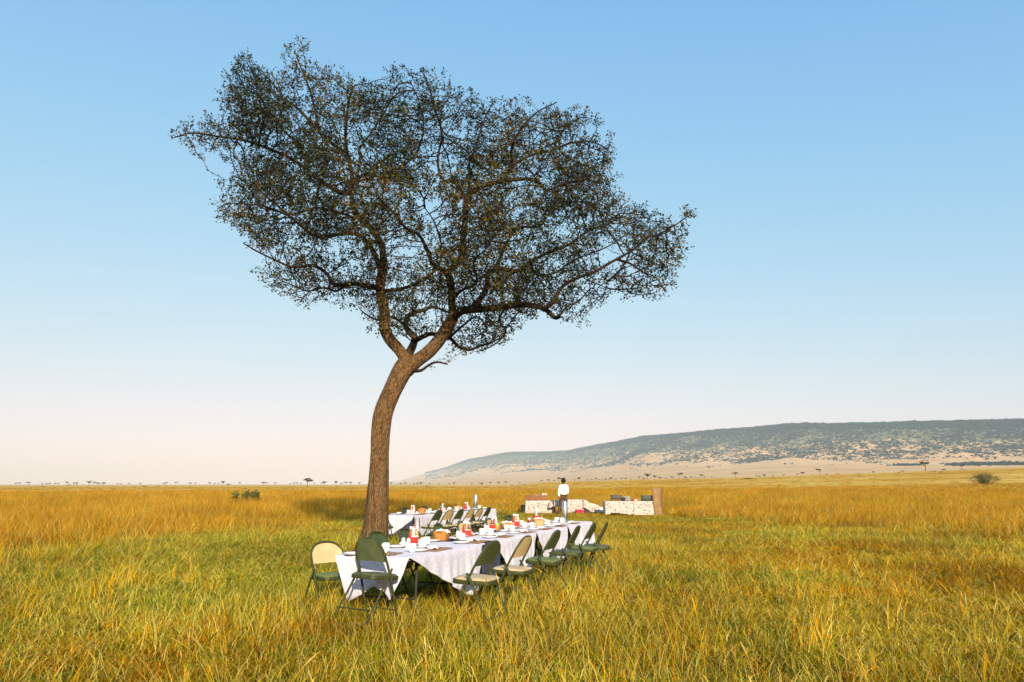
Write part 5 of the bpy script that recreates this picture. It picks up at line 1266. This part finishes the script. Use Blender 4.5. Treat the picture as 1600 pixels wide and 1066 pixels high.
# head with face, ears, hair
def sphere(name, c, s, m, parent, seg=20, rings=14, disp=None):
    bm = bmesh.new(); bmesh.ops.create_uvsphere(bm, u_segments=seg, v_segments=rings, radius=1)
    for v in bm.verts:
        n0 = v.co.copy(); k = disp(n0) if disp else 1
        v.co = Vector((c[0] + n0.x * s[0] * k, c[1] + n0.y * s[1] * k, c[2] + n0.z * s[2] * k))
    me = bpy.data.meshes.new(name); bm.to_mesh(me); bm.free(); me.shade_smooth(); me.materials.append(m); o = bpy.data.objects.new(name, me); COL.objects.link(o); o.parent = parent; return o
sphere('hair', (.0, .010, 1.655), (.118, .125, .125), M['hair'], man, disp=lambda n: (1 + .05 * math.sin(n.x * 9) * math.cos(n.z * 7)) * (1 if n.y < .35 or n.z > .3 else .72))
for s in (-1, 1): sphere('ear', (s * .10, .02, 1.61), (.016, .026, .036), M['skin'], man, 10, 8)
sphere('nose', (0, .125, 1.60), (.018, .024, .026), M['skin'], man, 10, 8)
for s in (-1, 1): sphere('eye', (s * .034, .095, 1.63), (.014, .012, .012), M['white_china'], man, 10, 8)
sphere('mouth', (0, .098, 1.565), (.028, .010, .009), M['red_dark'], man, 10, 8)

# ------------------------------------------------------------------ far acacias, one thing each
LC = [np.array(c) for c in ((.030, .034, .014), (.042, .045, .018), (.055, .05, .02))]
def far_tree(kind):
    """unit-height tree: kind 0 flat umbrella crown, 1 round, 2 low bush"""
    if kind == 0: nb, fl, cz, sx = 7, .36, .76, .58
    elif kind == 1: nb, fl, cz, sx = 6, .42, .60, .42
    elif kind == 3: nb, fl, cz, sx = 8, .48, .68, .46
    else: nb, fl, cz, sx = 6, .45, .10, .8
    vs = []; cs = []
    for q in range(nb):
        c = np.array([rng.normal(0, .26), rng.normal(0, .26), rng.uniform(-.4, .5) * fl]); k = 90
        d = rng.normal(0, 1, (k, 3)); d /= np.linalg.norm(d, axis=1)[:, None]; p = c + d * rng.uniform(.14, .26, (k, 1)) * (1, 1, max(.35, fl))
        cc = LC[rng.integers(0, 3)]
        for i_ in range(k):
            e1 = rng.normal(0, 1, 3); e1 /= np.linalg.norm(e1); e2 = np.cross(d[i_], e1); s_ = rng.uniform(.05, .10)
            vs += [p[i_] - e1 * s_, p[i_] + e2 * s_ * .7, p[i_] + e1 * s_, p[i_] - e2 * s_ * .7]; cs += [cc * rng.uniform(.8, 1.25)] * 4
    vs = np.array(vs) * (sx * 1.5, sx * 1.5, 1) ; vs[:, 2] *= .55 if kind != 2 else .9; vs[:, 2] += cz
    vs[:, 2] = np.maximum(vs[:, 2], .0)
    cm = np_mesh('crown', vs, [np.arange(len(vs)).reshape(-1, 4)], np.array(cs)); cm.materials.append(M['far_leaf'])
    t = MB()
    if kind != 2:
        t.tube([(0, 0, -.12), (.01, 0, .25), (.0, 0, .45), (.04, .02, .72)], [.035, .026, .022, .01], 6)
        for a in range(4): t.tube([(0, 0, .42), (.12 * math.cos(a * 1.7), .12 * math.sin(a * 1.7), .58), (.3 * sx * math.cos(a * 1.7), .3 * sx * math.sin(a * 1.7), .74)], [.016, .011, .005], 5)
    else:
        for a in range(3): t.tube([(0, 0, -.08), (.2 * math.cos(a * 2.1), .2 * math.sin(a * 2.1), .35)], [.03, .01], 5)
    tm = t.mesh('trunk'); tm.materials.append(M['far_bark']); return tm, cm
FT = {}
for kd in (0, 1, 2, 3): FT[kd] = [far_tree(kd) for _ in range(3)]
def ground_hit(px, py, D0=None):
    """walk along the pixel's ray to the plain"""
    d = ray(px, py)
    if D0: return D0
    for D_ in np.geomspace(60, 2600, 500):
        p = d * (D_ / d.y)
        if CAM_H + p.z <= zf(p.x, p.y): return D_
    return None
def plant(kd, px, py_base, hpx, label, cat, group, D_, name=None, wide=1.0):
    x = at(px, py_base, D_).x; z = zf(x, D_) - .3; h = hpx / F * D_ * 1.22
    r = empty(name or ('bush' if kd == 2 else 'acacia'), (x, D_, z), random.uniform(0, 6.28)); r.scale = (h * wide, h * wide, h)
    tm, cm = FT[kd][random.randrange(3)]
    for nm, me in (('trunk', tm), ('crown', cm)): o = bpy.data.objects.new(nm, me); COL.objects.link(o); o.parent = r
    tag(r, label, cat, group); return r
# (kind, px, base y, height px, distance, label)
NOTE = [(0, 1447, 741, 14, 560, 'tall flat topped acacia alone on the right of the plain'), (0, 1503, 737, 8.5, 800, 'wide umbrella acacia just below the dark wood at right'),
 (0, 1149, 746, 8, 700, 'small flat topped acacia right of centre, alone on the plain'), (0, 1061.5, 746.5, 8.5, 750, 'umbrella acacia above and right of the canvas screen'),
 (3, 1012, 751.5, 9.5, 620, 'dark umbrella acacia left above the canvas screen'), (1, 1254, 739, 7.5, 900, 'larger acacia of a clump right of centre'),
 (0, 1281, 741, 9, 800, 'leaning acacia at the right of the clump right of centre'), (3, 873, 750, 7.5, 900, 'acacia just above the head of the standing man'),
 (1, 846, 751, 5, 900, 'rounded acacia left of the head of the standing man'), (0, 752.5, 759, 5.5, 520, 'small dark flat acacia in the plain between the flask and the trunk'),
 (1, 737, 752, 4, 1000, 'round acacia at the foot of the distant hill'), (3, 905, 749.5, 6, 900, 'acacia pair member right of the standing man'), (1, 898, 749, 4, 950, 'flat acacia just right of the standing man'),
 (3, 480, 762.5, 13, 420, 'rounded acacia leaning left of the trunk on the horizon'), (3, 507, 757, 6.5, 800, 'acacia on the horizon near left of the trunk'),
 (3, 348, 758.5, 7.5, 700, 'flat crowned acacia above the green bush at left'), (1, 356.5, 761, 6, 450, 'dark round bush beside the flat crowned acacia at left'),
 (1, 120, 758.5, 6.5, 700, 'larger rounded acacia in the left clump'), (3, 139, 757.5, 7, 800, 'tallest acacia in the left clump'), (1, 161.5, 758.5, 6.5, 700, 'rounded acacia at the right of the left clump'),
 (1, 107.5, 761.5, 4.5, 500, 'dark low bush before the left clump'), (3, 525, 757, 7, 800, 'acacia left of the trunk with dark crown'), (3, 548, 757.5, 6, 800, 'acacia nearest the trunk on its left'),
 (1, 686.5, 753.5, 3.5, 900, 'round acacia right of the trunk below the hill'), (1, 626, 757, 5, 800, 'small acacia directly right of the trunk'), (3, 998.5, 748, 5, 950, 'faint thin acacia at left of the dark umbrella acacia'),
 (3, 1023, 748.5, 6, 950, 'faint acacia just right of the dark umbrella acacia'), (0, 1096, 744.5, 6, 950, 'thin flat acacia between two umbrella acacias'), (1, 971, 749, 4.5, 900, 'low acacia above the right serving table'),
 (0, 1548, 731, 4, 1000, 'low flat acacia at the far right under the dark wood'), (0, 1587, 731, 5, 1000, 'pale acacia at the right margin'), (0, 1474, 737, 6, 950, 'faint acacia between the two big ones at right')]
for (kd, px, py, h, D_, lab) in NOTE:
    pz = at(px, py, D_).z; x_ = at(px, py, D_).x
    plant(kd, px, py, h, lab, 'tree', 'acacias on the plain', D_)
rs2 = random.Random(5)
GL = 'small acacias strung along the left horizon'; GR = 'small acacias and shrubs along the foot of the hill'; GBU = 'low dark shrubs in the yellow plain'
for px in (25, 29, 44, 66, 74, 78, 86, 91, 105, 115, 146, 152, 156, 183, 188, 202, 220, 256, 260, 274, 297, 306, 328, 335, 341, 375, 411, 416, 430, 453, 460, 464, 471, 492, 502, 534, 541, 561, 611, 633, 647, 652, 658, 672, 703, 709):
    plant(rs2.choice([0, 1, 3]), px + rs2.uniform(-.8, .8), 757, rs2.uniform(3.2, 5.4), 'tiny hazy acacia in the row along the left horizon', 'tree', GL, rs2.uniform(900, 1200))
for px in (766, 779, 790, 812, 857, 866, 918, 925, 931, 935, 941, 946, 951, 955, 962, 978, 986, 1005, 1032, 1041, 1050, 1072, 1080, 1088, 1101, 1112, 1124, 1131, 1160, 1172, 1182, 1187, 1194, 1208, 1225, 1246, 1262, 1270, 1292, 1310, 1322, 1344, 1366, 1384, 1396, 1412, 1428, 1488, 1530, 1562):
    plant(rs2.choice([1, 1, 3, 0]), px, 748, rs2.uniform(2.8, 5.4), 'tiny acacia or shrub in the scatter along the foot of the hill', 'tree', GR, rs2.uniform(900, 1300))
for (px, D_) in ((18, 420), (58, 380), (66, 380), (176, 500), (224, 450), (248, 480), (288, 420), (404, 450), (530, 420), (666, 520), (699, 500), (780, 420), (802, 600), (820, 620), (856, 420), (895, 380), (1071, 480), (1093, 300), (1120, 420), (1160, 300), (1165, 330), (1205, 420), (1362, 260), (1383, 260), (1408, 420), (1462, 420), (1475, 330), (1508, 450)):
    plant(2, px, 760, rs2.uniform(1.8, 3.6), 'low dark shrub, one of many dotted over the yellow plain', 'bush', GBU, D_, wide=1.6)
plant(2, 1166, 757, 6, 'wide dark low bush in the plain right of the canvas screen', 'bush', None, 300, wide=2.0)

# ------------------------------------------------------------------ two leafy bushes in the tall grass
def leafy_bush(x, y, h, wdt, label, cols, n_=1500, spikes=26):
    r = empty('shrub', (x, y, zf(x, y))); tag(r, label, 'bush'); st = MB(); vs = []; cs = []
    for k in range(spikes):
        a = rng.uniform(0, 6.28); rr_ = wdt * math.sqrt(rng.uniform(0, 1)) * .5; top = h * (1 - .45 * (rr_ / (wdt * .5)) ** 2) * rng.uniform(.75, 1.1)
        P_ = [(0.2 * rr_ * math.cos(a), .2 * rr_ * math.sin(a), -.05), (.7 * rr_ * math.cos(a), .7 * rr_ * math.sin(a), top * .5), (rr_ * math.cos(a), rr_ * math.sin(a), top)]
        st.tube(P_, [.02, .012, .005], 5); q = n_ // spikes
        for i_ in range(q):
            u = rng.uniform(.25, 1.02); b = np.array(P_[1]) * (1 - u) + np.array(P_[2]) * u if u > .5 else np.array(P_[0]) * (1 - 2 * u) + np.array(P_[1]) * 2 * u
            p = b + rng.normal(0, .09, 3) * (wdt / 2.0); e1 = rng.normal(0, 1, 3); e1 /= np.linalg.norm(e1); e2 = np.cross(e1, rng.normal(0, 1, 3)); e2 /= np.linalg.norm(e2); s_ = rng.uniform(.04, .085)
            vs += [p - e1 * s_, p + e2 * s_ * .5, p + e1 * s_, p - e2 * s_ * .5]; c_ = np.array(cols[rng.integers(0, len(cols))]) * rng.uniform(.7, 1.2); cs += [c_] * 4
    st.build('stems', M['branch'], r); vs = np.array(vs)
    link_mesh('foliage', np_mesh('foliage', vs, [np.arange(len(vs)).reshape(-1, 4)], np.array(cs)), M['leaf'], r, smooth=False)
GC_ = [(.06, .10, .02), (.09, .13, .03), (.13, .15, .035), (.04, .07, .02)]
D_ = 38; leafy_bush(at(382, 785, D_).x, D_, 1.22, 2.0, 'green leafy bush rising from the tall grass at left', GC_)
D_ = 125; leafy_bush(at(1538, 750, D_).x, D_, 2.1, 5.0, 'wide olive bush rising from the tall grass at right', [(.075, .085, .018), (.11, .11, .022), (.055, .07, .018)], 4200, 44)
